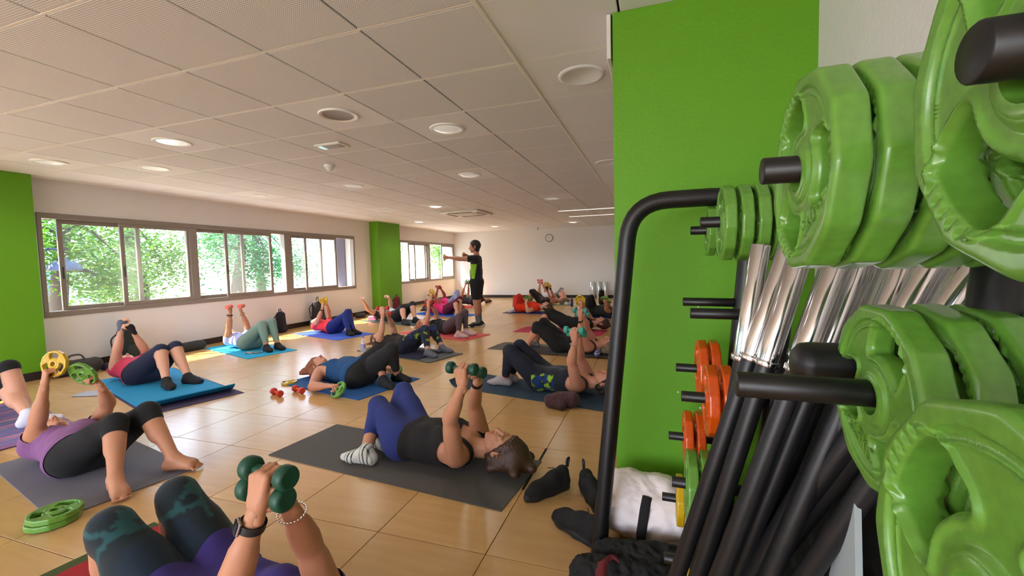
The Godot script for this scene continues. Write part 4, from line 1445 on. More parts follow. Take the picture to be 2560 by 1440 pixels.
		for e2 in 2:
			a = -1.0
			if not foot.is_empty():
				if bid == 10 + e2:
					var es2: Array = ends[8 + e2]
					var an5: Vector3 = j[2 + e2]
					var dt5 := Vector3(j[4 + e2].x - an5.x, 0, j[4 + e2].z - an5.z).normalized()
					a = maxf(((v - es2[0]).dot(es2[1]) / (es2[2] * es2[2]) - foot[1]) * es2[2], maxf((v - an5).dot(dt5) - 0.035, an5.y - 0.03 - v.y))
				elif bid == 8 + e2:
					a = (t - foot[1]) * len
			sf[e2][q] = a
		if pat != "":
			bcol.append(pattern_at(pat, bot[0], v, bid, t, u, l, f))
		if tpat != "":
			tcol.append(pattern_at(tpat, top[0], v, bid, t, u, l, f))
	# body, head, hands: one surface of skin
	var k := kit()
	add_field(k, fl)
	var near: bool = cell < 0.0145
	var hd := head_hi if cell < 0.017 else head_lo
	var look: Vector2 = cfg.get("look", Vector2.ZERO)
	var hb := Basis(L, H, F) * Basis(Vector3.UP, look.x) * Basis(Vector3.RIGHT, look.y)
	var hc: Vector3 = tp.call(0.695, 0.012 if lying else 0.025, 0)
	if lying:
		hc.y = maxf(hc.y, 0.112 * sc)
	var hx := Transform3D(hb.scaled(Vector3.ONE * sc), hc)
	add_tris(k, hd.v, hd.n, hd.f, hx, head_cols[hd])
	var grips := []
	var hf := hand_hi if near else hand_lo
	for q in 2:
		var fa: Vector3 = (j[8 + q] - j[6 + q]).normalized()
		var ga2: Vector3 = cfg.grips[q] if cfg.has("grips") else cfg.get("grip", H)
		ga2 = ga2.normalized()
		if absf(ga2.dot(fa)) > 0.6:
			ga2 = (ga2 - fa * (ga2.dot(fa) - 0.5 * signf(ga2.dot(fa)))).normalized()
		fa = (fa - ga2 * fa.dot(ga2)).normalized()
		var z := ga2.cross(fa)
		if cfg.has("palms_down"):
			z = z
		var hs := sc * 0.98
		var bx := Transform3D(Basis(ga2, fa, z if q == 1 else -z).scaled(Vector3.ONE * hs), j[8 + q] + fa * 0.012)
		add_field(k, hf, bx)
		grips.append(bx)
	part("body", done(k), skin_mat(cfg.get("skin", Color(0.78, 0.56, 0.44))), root)
	# clothes
	var bm := garment(fl.v, fl.n, fl.f, sb, 0.0045 if short < 0 else 0.018, cfg.get("bottom_wrinkle", 0.0), bcol if pat != "" else null)
	if bm != null:
		part("trousers" if bot[1] > 0.9 else "shorts" if short > 0 else "leggings", bm, vc_cloth(Color.WHITE) if pat != "" else cloth(bot[0]), root)
	var tm := garment(fl.v, fl.n, fl.f, st, 0.009 if tank else 0.013, 0.002 if tank else 0.007, tcol if tpat != "" else null, 0.014, 0.7)
	if tm != null:
		part("tank_top" if tank else "shirt", tm, vc_cloth(Color.WHITE) if tpat != "" else cloth(top[0]), root)
	if not foot.is_empty():
		for q in 2:
			var fm := garment(fl.v, fl.n, fl.f, sf[q], foot[2] if foot.size() > 2 else 0.004, 0.0, null)
			if fm != null:
				var sm: Material = cloth(foot[0])
				if cfg.get("stripes", false):
					sm = striped(foot[0])
				part("sock", fm, sm, root)
				if cfg.has("shoes"):
					var an2: Vector3 = j[2 + q]
					var dt2 := Vector3(j[4 + q].x - an2.x, 0, j[4 + q].z - an2.z).normalized()
					var sv := PackedFloat32Array()
					sv.resize(nv)
					for e3 in nv:
						sv[e3] = 0.082 + 0.25 * maxf(0.0, (fl.v[e3] - an2).dot(-dt2)) - fl.v[e3].y if fl.vid[e3] == 10 + q or fl.vid[e3] == 8 + q else -1.0
					part("shoe", garment(fl.v, fl.n, fl.f, sv, 0.013, 0.0, null, 0.01, 0.7), std(cfg.shoes, 0.7), root)
					var ks := kit()
					box(ks, Vector3(0.068, 0.017, 0), Vector3(0.325, 0.034, 0.108), 0.014, Transform3D(Basis(dt2, Vector3.UP, dt2.cross(Vector3.UP)), Vector3(an2.x, 0, an2.z)))
					part("sole", done(ks), M.plastic_white, root)
	make_hair(root, cfg, hd, hx, sc, near)
	if cfg.has("extras"):
		for e in cfg.extras:
			worn(root, e, j, sc)
	var holds: Array = cfg.get("hold", ["", ""])
	for q in 2:
		if holds[q] == "":
			continue
		var b: Transform3D = root.transform * grips[q]
		b.basis = b.basis.orthonormalized()
		held(holds[q], b, cfg.who, "left" if q == 0 else "right", sc, cfg.get("plate_turn", Basis()))

func striped(c: Color) -> StandardMaterial3D:
	var im := Image.create(64, 8, false, Image.FORMAT_RGB8)
	im.fill(c)
	for x in 64:
		if x % 16 < 6 and x > 18 and x < 62:
			im.fill_rect(Rect2i(x, 0, 1, 8), Color(0.16, 0.16, 0.15))
	var m := triplanar(cloth(Color.WHITE), Vector3(9, 9, 9), false)
	m.albedo_texture = ImageTexture.create_from_image(im)
	return m

func pattern_at(pat: String, base: Color, v: Vector3, bid: int, t: float, u: float, l: float, f: float) -> Color:
	var c := base.srgb_to_linear()
	if pat == "teal":       # sea green patches on dark leggings
		var n := noise.get_noise_3dv(v * 2.8 + Vector3(0.7, 0.3, 0.2))
		if n > 0.14 and n < 0.30:
			c = Color(0.13, 0.30, 0.31).srgb_to_linear()
		elif n < -0.12:
			c = Color(0.075, 0.15, 0.20).srgb_to_linear()
	elif pat == "lime":     # lime and blue flashes on navy
		var n2 := noise.get_noise_3dv(v * 7.0)
		if n2 > 0.33 and (bid == 6 or bid == 7 or bid == 8 or bid == 9):
			c = Color(0.50, 0.58, 0.16).srgb_to_linear()
		elif n2 < -0.28:
			c = Color(0.12, 0.17, 0.42).srgb_to_linear()
	elif pat == "side":     # a lime and blue print low on one side of a navy vest
		if u < 0.22 and absf(l) > 0.05 and f < 0.07:
			var n3 := noise.get_noise_3dv(v * 10.0)
			if n3 > 0.10:
				c = Color(0.56, 0.72, 0.15).srgb_to_linear()
			elif n3 < -0.12:
				c = Color(0.06, 0.20, 0.42).srgb_to_linear()
	elif pat == "polo":     # lime side panels
		if bid != 2 and bid != 3 and absf(l) > 0.05 and u < 0.36 and u > -0.02:
			var w: float = 0.015 + 0.060 * clampf(u / 0.36, 0, 1)
			if absf(f - 0.035) < w:
				c = Color(0.50, 0.72, 0.14).srgb_to_linear()
	elif pat == "print":    # pale blotches on a plum top
		if noise.get_noise_3dv(v * 16.0) > 0.25:
			c = Color(0.5, 0.42, 0.46).srgb_to_linear()
	elif pat == "raglan":   # charcoal sleeves and sides on white
		if (bid == 2 or bid == 3) or absf(l) > 0.115:
			c = Color(0.20, 0.20, 0.20).srgb_to_linear()
	return c

func make_hair(root: Node3D, cfg: Dictionary, hd: Field, hx: Transform3D, sc: float, near: bool) -> void:
	var h: Array = cfg.hair
	var m := hair_mat(h[1])
	var cap_mesh := garment(hd.v, hd.n, hd.f, head_hair[hd], 0.016, 0.007, null, 0.02, 0.3, 5.0)
	var k := kit()
	var arr := cap_mesh.surface_get_arrays(0)
	add_tris(k, arr[Mesh.ARRAY_VERTEX], arr[Mesh.ARRAY_NORMAL], arr[Mesh.ARRAY_INDEX], hx, [])
	k.c = PackedColorArray()
	var style: String = h[0]
	if style == "bob" or style == "long" or style == "curly":
		var c := 0.006 if near else 0.010
		var f := Field.new(Vector3(-0.20, -0.17, -0.15), Vector3(0.20, 0.24, 0.08), c)
		var fat: float = 1.75 if style == "curly" else 1.0
		var wide: float = {"bob": 1.3, "long": 0.8, "curly": 1.15}[style]
		f.capsule(Vector3(0, 0.05, -0.045), Vector3(0, 0.07, -0.03), 0.100, 0.094, 0.03, 0)
		for s in [-1.0, 1.0]:
			f.capsule(Vector3(s * 0.045, 0.06, -0.06), Vector3(s * 0.075 * wide, -0.03, -0.085), 0.055, 0.030 * fat, 0.03, 0)
			f.capsule(Vector3(s * 0.03, 0.09, -0.06), Vector3(s * 0.09 * wide, 0.13, -0.085), 0.06, 0.028 * fat, 0.03, 0)
			f.capsule(Vector3(s * 0.06, 0.05, -0.02), Vector3(s * 0.080, -0.05, -0.045), 0.030, 0.018, 0.02, 0)
		f.capsule(Vector3(0, 0.09, -0.06), Vector3(0.02, 0.165 * (1.15 if style != "bob" else 1.2), -0.085), 0.065, 0.030 * fat, 0.04, 0)
		f.mesh()
		var amp := 0.018 if style == "curly" else 0.006
		var fr := 55.0 if style == "curly" else 36.0
		for q in f.v.size():
			var v := f.v[q]
			f.v[q] += f.n[q] * amp * noise.get_noise_3dv(Vector3(v.x * fr, v.y * fr * 0.4, v.z * fr))
			if style == "curly":
				f.v[q] += f.n[q] * 0.010 * noise.get_noise_3dv(v * 22.0)
			else:
				f.v[q] += f.n[q] * 0.0035 * sin(atan2(v.x, v.y + 0.06) * 42.0 + noise.get_noise_3dv(v * 10.0) * 5.0)
		for q in f.v.size():
			f.v[q].z = maxf(f.v[q].z, -0.108 / sc + 0.006)
		add_field(k, f, hx)
		k.c = PackedColorArray()
	elif style == "pony" or style == "bun":
		if style == "pony":
			for q in 9:
				var a := hx * Vector3(0, 0.095, -0.05)
				var d := Vector3(rng.randf_range(-0.05, 0.05), 0.07 + q * 0.006, -0.045)
				tube(k, [a, a + hx.basis * (d * 0.5 + Vector3(0, 0.01, 0)), a + hx.basis * d, a + hx.basis * (d + Vector3(rng.randf_range(-0.04, 0.06), 0.07, 0.0))], [0.016, 0.018, 0.015, 0.004], 7)
		else:
			lathe(k, [Vector2(0, -0.04), Vector2(0.03, -0.032), Vector2(0.042, 0), Vector2(0.03, 0.032), Vector2(0, 0.04)], 14, hx * Transform3D(Basis(), Vector3(0.02, 0.125, -0.04)))
		k.c = PackedColorArray()
	part("hair", done(k), m, root)

func worn(root: Node3D, e: Array, j: Array, sc: float) -> void:
	var el: Vector3 = j[6 + e[1]]
	var wr: Vector3 = j[8 + e[1]]
	var c := wr.lerp(el, 0.17)
	var xf := along(c, c + (wr - el))
	if e[0] == "watch":
		part("watch_strap", lathe_mesh([Vector2(0.029, -0.010), Vector2(0.0345, -0.011), Vector2(0.0345, 0.011), Vector2(0.029, 0.010)], 22, xf), std(e[2], 0.5), root)
		var out := Vector3(0, 0, 1) * (1.0 if e[1] == 0 else -1.0)
		if e.size() > 3:
			out = e[3]
		out = (out - xf.basis.y * out.dot(xf.basis.y)).normalized()
		var bx := Transform3D(Basis(xf.basis.y.cross(out), xf.basis.y, out), c + out * 0.035)
		part("watch_case", box_mesh(Vector3.ZERO, Vector3(0.034, 0.040, 0.011), 0.004), M.steel, root, bx)
		part("watch_face", box_mesh(Vector3(0, 0, 0.006), Vector3(0.029, 0.034, 0.003), 0.001), std(Color(0.03, 0.03, 0.035), 0.1), root, bx)
	elif e[0] == "bracelet":
		var k := kit()
		for q in 26:
			var a := TAU * q / 26
			lathe(k, [Vector2(0, -0.004), Vector2(0.0036, -0.0018), Vector2(0.0036, 0.0018), Vector2(0, 0.004)], 7, xf * Transform3D(Basis(), Vector3(cos(a) * 0.037, 0.012 * sin(a * 1.0), sin(a) * 0.037)))
		part("bracelet", done(k), M.chrome if e[2].v > 0.6 else std(e[2], 0.4), root)
	elif e[0] == "glove":
		var dir := (wr - el).normalized()
		var k2 := kit()
		tube(k2, [wr - dir * 0.035, wr + dir * 0.01, wr + dir * 0.05, wr + dir * 0.085, wr + dir * 0.10], [0.033, 0.038, 0.050, 0.048, 0.030], 16, 0.72)
		part("glove", done(k2), std(e[2], 0.8), root)

var plate_mats := {}
func held(kind: String, b: Transform3D, who: String, hand: String, sc: float, turn: Basis) -> void:
	var at := b * GRIP
	var p := kind.split(" ")
	if p[0] == "dumbbell":
		var cols := {"green": Color(0.03, 0.27, 0.19), "red": Color(0.72, 0.20, 0.14), "pink": Color(0.95, 0.47, 0.42), "teal": Color(0.22, 0.60, 0.52), "white": Color(0.88, 0.86, 0.82), "lime": Color(0.66, 0.74, 0.22)}
		if not plate_mats.has(p[1]):
			plate_mats[p[1]] = std(cols[p[1]], 0.5)
		dumbbell("%s dumbbell in the %s hand of the %s" % [p[1], hand, who], plate_mats[p[1]], at, b.basis.x, 0.72 if p[1] in ["white", "lime"] else 1.0, "dumbbells held by the class")
	else:
		var R: float = 0.088
		var up := b.basis.y
		var bs := Basis(b.basis.x, up, b.basis.z).orthonormalized()
		if bs.determinant() < 0:
			bs = Basis(-b.basis.x, up, b.basis.z)
		bs = turn * bs
		var out: float = 1.0
		plate("%s plate in the %s hand of the %s" % [p[1], hand, who], p[1], Transform3D(bs, at + up * 0.045 + b.basis.z * 0.012 * out), R / 0.13, false, "plates held by the class")

func build_people() -> void:
	var navy := Color(0.10, 0.13, 0.22)
	var black := Color(0.065, 0.065, 0.07)
	var tan := Color(0.74, 0.52, 0.39)
	var fair := Color(0.82, 0.61, 0.50)
	var red := Color(0.78, 0.54, 0.43)
	var sock := Color(0.09, 0.09, 0.10)
	person("p1", {"label": "woman nearest the camera in purple top and dark teal patched leggings, arms raised", "who": "woman in purple", "skin": tan, "cell": 0.0125, "top": [Color(0.22, 0.17, 0.45), 0.30], "bottom": [Color(0.075, 0.115, 0.15), 0.20], "pattern": "teal", "hair": ["bob", Color(0.25, 0.16, 0.10)], "hold": ["dumbbell green", "dumbbell green"], "girth": 1.05, "toes": true,
		"extras": [["watch", 0, Color(0.12, 0.12, 0.13), Vector3(-0.4, 0.1, 1)], ["bracelet", 1, Color(0.9, 0.9, 0.85)]]})
	person("p2", {"label": "barefoot woman in mauve shirt and black capri leggings on the grey mat", "who": "woman in mauve", "skin": tan, "cell": 0.0125, "top": [Color(0.50, 0.32, 0.50), 0.42], "bottom": [black, 0.24], "hair": ["long", Color(0.85, 0.72, 0.50)], "hold": ["plate green", "plate yellow"], "girth": 1.12, "toes": true, "belly": 1.0, "waist": 0.06, "plate_turn": Basis(Vector3.UP, 0.5)})
	person("p3", {"label": "person at the left edge in black capri leggings and white sock on a colourful towel", "who": "person at the left edge", "skin": fair, "cell": 0.016, "top": [Color(0.25, 0.25, 0.28), 0.4], "bottom": [black, 0.10], "foot": [Color(0.85, 0.85, 0.90), 0.88], "hair": ["bob", Color(0.2, 0.14, 0.1)]})
	person("p4", {"label": "white haired person in deep pink shirt and navy capris on the bright blue mat", "who": "person in deep pink", "skin": fair, "cell": 0.016, "top": [Color(0.74, 0.17, 0.30), 0.10], "bottom": [Color(0.11, 0.13, 0.23), 0.08], "foot": [sock, 0.93], "hair": ["short", Color(0.80, 0.78, 0.76)], "girth": 1.12, "extras": [["glove", 0, Color(0.10, 0.09, 0.09)], ["glove", 1, Color(0.36, 0.40, 0.46)]], "belly": 1.0})
	person("p5", {"label": "woman in pale lavender tee and sage green leggings by the window wall", "who": "woman in sage leggings", "skin": tan, "cell": 0.016, "top": [Color(0.66, 0.68, 0.88), 0.40], "bottom": [Color(0.46, 0.57, 0.53), 0.86], "foot": [sock, 0.96], "hair": ["pony", Color(0.10, 0.07, 0.13)], "hold": ["dumbbell pink", "dumbbell pink"], "grip": Vector3(-0.75, 0, -0.65), "girth": 1.05, "waist": 0.10, "hem": 0.02,
		"extras": [["watch", 1, Color(0.1, 0.1, 0.1)], ["bracelet", 0, Color(0.45, 0.38, 0.36)]]})
	person("p6", {"label": "person in coral red shirt and royal blue trousers beside the backpacks", "who": "person in coral red", "skin": fair, "cell": 0.018, "top": [Color(0.92, 0.20, 0.24), 0.35], "bottom": [Color(0.10, 0.16, 0.46), 0.97], "bottom_wrinkle": 0.006, "foot": [sock, 0.97], "hair": ["short", Color(0.10, 0.08, 0.09)], "hold": ["plate yellow", "plate yellow"], "extras": [["watch", 1, Color(0.12, 0.10, 0.10)]]})
	person("p7", {"label": "person in white and charcoal tee with arms spread wide before the green column", "who": "person before the column", "skin": fair, "cell": 0.018, "top": [Color(0.80, 0.80, 0.80), 0.45], "top_pattern": "raglan", "bottom": [Color(0.13, 0.13, 0.15), 0.18], "foot": [Color(0.13, 0.13, 0.16), 0.96], "hair": ["short", Color(0.24, 0.15, 0.11)], "hold": ["dumbbell white", "dumbbell white"], "girth": 1.08})
	person("p8", {"label": "woman in hot pink shirt and plum capris looking toward the room", "who": "woman in hot pink", "skin": fair, "cell": 0.02, "top": [Color(0.92, 0.16, 0.48), 0.40], "bottom": [Color(0.40, 0.10, 0.22), 0.14], "hair": ["bob", Color(0.22, 0.12, 0.10)], "hold": ["plate yellow", "plate yellow"], "look": Vector2(0.0, 0.0), "girth": 1.08})
	person("p9", {"label": "person in pink shirt and pale blue trousers behind the woman in hot pink", "who": "person in pale blue trousers", "skin": Color(0.66, 0.36, 0.32), "cell": 0.022, "top": [Color(0.90, 0.18, 0.44), 0.40], "bottom": [Color(0.58, 0.62, 0.78), 0.97], "hair": ["bun", Color(0.14, 0.09, 0.08)], "hold": ["dumbbell red", "dumbbell red"]})
	person("p10", {"label": "woman in black top and taupe leggings on the coral mat", "who": "woman in taupe leggings", "skin": fair, "cell": 0.018, "top": [black, -1.0], "bottom": [Color(0.33, 0.26, 0.27), 0.90], "foot": [Color(0.82, 0.72, 0.72), 0.97], "hair": ["long", Color(0.62, 0.38, 0.22)], "hold": ["dumbbell red", "dumbbell red"]})
	person("p11", {"label": "woman in dark brown tee and navy lime flashed leggings on the grey mat", "who": "woman in lime flashed leggings", "skin": fair, "cell": 0.016, "top": [Color(0.17, 0.14, 0.13), 0.30], "bottom": [Color(0.07, 0.09, 0.17), 0.84], "pattern": "lime", "foot": [Color(0.42, 0.43, 0.48), 0.97], "hair": ["pony", Color(0.42, 0.24, 0.14)], "hold": ["dumbbell red", "dumbbell red"], "grip": Vector3(0.8, 0, -0.5)})
	person("p12", {"label": "red haired woman in teal blue sleeveless top resting with plates at her sides", "who": "red haired woman", "skin": red, "cell": 0.015, "top": [Color(0.06, 0.26, 0.44), 0.06, "vest"], "bottom": [Color(0.085, 0.085, 0.085), 0.82], "foot": [sock, 0.95], "hair": ["curly", Color(0.55, 0.30, 0.17)], "hold": ["plate green", "plate green"], "girth": 1.12, "belly": 1.0, "hem": -0.02, "plate_turn": Basis(Vector3(0.98, 0, 0.2).normalized(), 0.85), "grips": [Vector3(0, 0, -1), Vector3(0, 0, 1)]})
	person("p13", {"label": "brown haired woman in black tank top and royal blue leggings on the centre mat", "who": "woman in royal blue leggings", "skin": tan, "cell": 0.0115, "top": [Color(0.075, 0.06, 0.06), -1.0], "bottom": [Color(0.12, 0.17, 0.41), 0.72], "foot": [Color(0.80, 0.80, 0.76), 0.92], "stripes": true, "hair": ["bob", Color(0.27, 0.17, 0.11)], "hold": ["dumbbell green", "dumbbell green"], "girth": 1.06, "waist": 0.10, "hem": 0.05, "extras": [["watch", 1, Color(0.06, 0.06, 0.06)]]})
	person("p14", {"label": "woman in navy vest with a lime print on the side, lying by the pier", "who": "woman in navy", "skin": red, "cell": 0.014, "top": [Color(0.08, 0.09, 0.15), -1.0], "bottom": [Color(0.075, 0.085, 0.145), 0.90], "top_pattern": "side", "foot": [Color(0.62, 0.58, 0.58), 0.95], "hair": ["long", Color(0.16, 0.095, 0.065)], "hold": ["dumbbell teal", "dumbbell teal"], "girth": 1.05, "hem": -0.01, "extras": [["bracelet", 0, Color(0.62, 0.55, 0.5)]]})
	person("p15", {"label": "grey haired woman in black vest and capris on a checked pillow", "who": "grey haired woman", "skin": red, "cell": 0.016, "top": [black, -1.0], "bottom": [black, 0.24], "foot": [Color(0.42, 0.41, 0.42), 0.93], "hair": ["curly", Color(0.48, 0.42, 0.33)], "hold": ["dumbbell teal", "dumbbell teal"], "girth": 1.1, "extras": [["watch", 0, Color(0.30, 0.05, 0.08)]]})
	person("p16", {"label": "brown haired woman in black with plates raised, behind the grey haired woman", "who": "brown haired woman in black", "skin": red, "cell": 0.018, "top": [black, 0.2], "bottom": [Color(0.06, 0.055, 0.06), 0.20], "foot": [Color(0.45, 0.43, 0.45), 0.93], "hair": ["bun", Color(0.22, 0.13, 0.09)], "hold": ["plate yellow", "plate yellow"]})
	person("p17", {"label": "person all in orange holding green plates over the belly", "who": "person in orange", "skin": fair, "cell": 0.02, "top": [Color(0.92, 0.22, 0.06), 0.45], "bottom": [Color(0.80, 0.17, 0.09), 0.90], "foot": [Color(0.85, 0.85, 0.88), 0.95], "hair": ["bun", Color(0.30, 0.18, 0.12)], "hold": ["plate green", "plate green"]})
	person("p18", {"label": "person in white shirt and grey shorts near the back wall", "who": "person by the back wall", "skin": red, "cell": 0.022, "top": [Color(0.80, 0.80, 0.84), 0.35], "bottom": [Color(0.42, 0.44, 0.48), 0.12], "foot": [sock, 0.97], "hair": ["short", Color(0.3, 0.2, 0.15)], "hold": ["dumbbell red", "dumbbell red"]})
	person("p19", {"label": "person in plum printed top with gloved hands and yellow plates, by the white pillow", "who": "person with gloves", "skin": red, "cell": 0.022, "top": [Color(0.15, 0.09, 0.14), -1.0], "top_pattern": "print", "bottom": [Color(0.09, 0.08, 0.09), 0.12], "hair": ["bob", Color(0.42, 0.36, 0.28)], "hold": ["plate yellow", "plate yellow"], "extras": [["glove", 0, Color(0.08, 0.07, 0.06)], ["glove", 1, Color(0.08, 0.07, 0.06)]]})
	person("p20", {"label": "person in dark green trousers half hidden by the pier", "who": "person in dark green", "skin": red, "cell": 0.02, "top": [Color(0.17, 0.19, 0.16), 0.3], "bottom": [Color(0.10, 0.12, 0.12), 0.98], "hair": ["short", Color(0.1, 0.08, 0.07)], "hold": ["plate green", "plate green"]})
	person("p21", {"label": "person in charcoal shirt on the red mat behind the instructor", "who": "person behind the instructor", "skin": red, "cell": 0.022, "top": [Color(0.20, 0.21, 0.23), 0.35], "bottom": [Color(0.12, 0.10, 0.11), 0.16], "foot": [sock, 0.94], "hair": ["bun", Color(0.2, 0.13, 0.1)], "hold": ["dumbbell white", "plate green"]})
	person("coach", {"label": "standing young instructor in navy and lime polo, black shorts and trainers, arm stretched out", "who": "instructor", "standing": true, "male": true, "hip": 0.90, "skin": Color(0.70, 0.48, 0.38), "cell": 0.0105, "top": [Color(0.055, 0.075, 0.11), 0.50], "top_pattern": "polo", "hem": -0.10, "bottom": [Color(0.06, 0.06, 0.075), 0.0], "short": 0.86, "waist": 0.05, "foot": [Color(0.42, 0.47, 0.52), 0.62], "shoes": Color(0.09, 0.09, 0.08), "hair": ["short", Color(0.07, 0.055, 0.05)], "hold": ["dumbbell lime", "dumbbell lime"], "grip": Vector3(0, 1, 0), "look": Vector2(0.1, 0.05), "girth": 1.0})

# ---------- mats
# in the frame of the person on it: along and across from the hips
func mat(id: String, u0: float, u1: float, v0: float, v1: float, label: String, c: Color, thick := 0.009, curl := 0.0, under: Variant = null, called := "exercise_mat") -> void:
	var w: Array = placed()[id]
	var at := Vector3(w[0], 0.0, w[1])
	var t := thing(called, label, "mat", at, deg_to_rad(w[2]), "exercise mats on the floor")
	var k := kit()
	var n := 40
	var f := func(a: float, b: float) -> Vector3:
		var u := lerpf(u0, u1, a)
		var v := lerpf(v0, v1, b)
		var y := thick + 0.0012 * noise.get_noise_2d(u * 3.0 + w[0], v * 3.0)
		if curl > 0.0:
			var d := u - u0
			if d < curl:
				var q := (curl - d) / curl
				y += q * q * 0.07
				u += q * q * curl * 0.25
		return Vector3(u, y, v)
	sheet(k, n, 8, f, thick)
	var m := triplanar(std(c, 0.85), Vector3(60, 60, 60))
	m.normal_enabled = true
	m.normal_texture = M.hair_bump
	m.normal_scale = 0.25
	part("sheet", done(k), m, t)
	if under != null:
		var k2 := kit()
		var lo := func(a: float, b: float) -> Vector3:
			return Vector3(lerpf(u0 - 0.10, u1, a), 0.004, lerpf(v0 - 0.02, v1 + 0.02, b))
		sheet(k2, 4, 2, lo, 0.0045)
		part("backing", done(k2), std(under, 0.8), t)

func towel(label: String, c: Color, at: Vector3, turn: float, l: float, w: float, lump: float, mats: Material = null, called := "towel") -> void:
	var k := kit()
	var f := func(a: float, b: float) -> Vector3:
		var u := (a - 0.5) * l
		var v := (b - 0.5) * w
		var e := 0.02 * noise.get_noise_2d(a * 6.0 + at.x * 9.0, b * 6.0)
		return Vector3(u + e, 0.006 + lump * (0.5 + 0.5 * noise.get_noise_3d(u * 7.0 + at.x * 3.0, v * 7.0, at.z)) * (0.4 + 0.6 * noise.get_noise_2d(u * 3.0, v * 3.0 + at.z)), v + e * 1.2)
	sheet(k, 40, 24, f, 0.005)
	single(called, done(k), mats if mats != null else cloth(c), label, "towel", yaw(turn, at))

func build_mats() -> void:
	mat("p1", -0.92, 0.95, -0.27, 0.40, "dark green mat under the woman nearest the camera", Color(0.24, 0.30, 0.10), 0.009)
	var w: Array = placed()["p1"]
	towel("crimson towel spread over the green mat nearest the camera", Color(0.62, 0.06, 0.10), Transform3D(Basis(Vector3.UP, deg_to_rad(w[2])), Vector3(w[0], 0.010, w[1])) * Vector3(0.06, 0, 0.055), w[2], 1.80, 0.66, 0.010)
	mat("p2", -0.63, 0.66, -0.30, 0.34, "grey mat under the barefoot woman in mauve", Color(0.42, 0.42, 0.46), 0.006)
	var im := Image.create(128, 16, false, Image.FORMAT_RGB8)
	var pal := [Color(0.62, 0.20, 0.36), Color(0.34, 0.28, 0.55), Color(0.20, 0.25, 0.48), Color(0.80, 0.42, 0.45), Color(0.40, 0.22, 0.46), Color(0.52, 0.55, 0.72)]
	for x in 128:
		for y in 16:
			im.set_pixel(x, y, pal[int(x / 9.0 + 1.6 * sin(x * 0.13)) % 6].lerp(pal[(x / 5 + y / 4) % 6], 0.25))
	var stripe := triplanar(cloth(Color.WHITE), Vector3(1.1, 1.1, 1.1))
	stripe.albedo_texture = ImageTexture.create_from_image(im)
	w = placed()["p3"]
	towel("towel striped in plum, blue and pink at the left edge", Color.WHITE, Transform3D(Basis(Vector3.UP, deg_to_rad(w[2])), Vector3(w[0], 0.002, w[1])) * Vector3(-0.2, 0, 0.12), w[2], 1.7, 0.80, 0.022, stripe)
	mat("p4", -1.36, 0.62, -0.33, 0.42, "bright blue mat with a curled dark end under the person in deep pink", Color(0.05, 0.54, 0.74), 0.010, 0.22, Color(0.20, 0.16, 0.30))
	mat("p5", -0.76, 0.82, -0.37, 0.34, "cyan mat under the woman in sage leggings", Color(0.05, 0.62, 0.78), 0.008)
	mat("p6", -0.80, 0.68, -0.46, 0.31, "cornflower blue mat under the person in coral red", Color(0.22, 0.36, 0.78), 0.008)
	mat("p7", -0.90, 0.92, -0.40, 0.30, "grey green mat under the person before the column", Color(0.30, 0.37, 0.36), 0.007)
	mat("p8", -0.80, 0.95, -0.36, 0.30, "vivid blue mat under the woman in hot pink", Color(0.08, 0.36, 0.78), 0.008)
	mat("p10", -0.74, 0.9, -0.42, 0.28, "coral mat under the woman in taupe leggings", Color(0.86, 0.34, 0.34), 0.010)
	mat("p11", -0.76, 0.8, -0.28, 0.36, "grey mat under the woman in lime flashed leggings", Color(0.37, 0.38, 0.38), 0.012)
	mat("p12", -0.40, 0.86, -0.36, 0.48, "steel blue mat under the red haired woman", Color(0.10, 0.33, 0.58), 0.008)
	mat("p13", -0.90, 0.86, -0.22, 0.37, "charcoal mat in the centre under the woman in royal blue leggings", Color(0.33, 0.32, 0.31), 0.006)
	mat("p14", -0.92, 0.95, -0.20, 0.37, "slate blue mat by the pier with a curled end", Color(0.16, 0.25, 0.33), 0.006, 0.14)
	mat("p15", -1.10, 0.75, -0.42, 0.14, "olive grey mat under the grey haired woman", Color(0.38, 0.37, 0.33), 0.007)
	mat("p16", -0.86, 0.75, -0.10, 0.55, "raspberry mat under the brown haired woman in black", Color(0.74, 0.18, 0.30), 0.008)
	mat("p17", -0.38, 0.95, -0.30, 0.27, "indigo mat under the person in orange", Color(0.16, 0.20, 0.52), 0.008)
	mat("p19", -0.30, 1.15, -0.30, 0.25, "pale yellow mat under the person with gloves", Color(0.72, 0.68, 0.50), 0.008)
	mat("p20", -0.32, 1.0, -0.28, 0.32, "dark blue mat half hidden by the pier", Color(0.10, 0.20, 0.46), 0.008)
	mat("p21", -0.35, 0.95, -0.80, -0.22, "tomato red mat behind the instructor's legs", Color(0.86, 0.24, 0.18), 0.008)
	var t11: Array = placed()["p11"]
	towel("navy towel crumpled on the grey mat under lime flashed leggings", Color(0.07, 0.09, 0.22), Transform3D(Basis(Vector3.UP, deg_to_rad(t11[2])), Vector3(t11[0], 0.013, t11[1])) * Vector3(-0.12, 0, -0.02), t11[2] + 5.0, 0.75, 0.52, 0.012)
	var t15: Array = placed()["p15"]
	towel("grey towel rumpled over the olive mat by the pier", Color(0.28, 0.25, 0.26), Transform3D(Basis(Vector3.UP, deg_to_rad(t15[2])), Vector3(t15[0], 0.008, t15[1])) * Vector3(0.10, 0, 0.02), t15[2], 1.25, 0.44, 0.018)

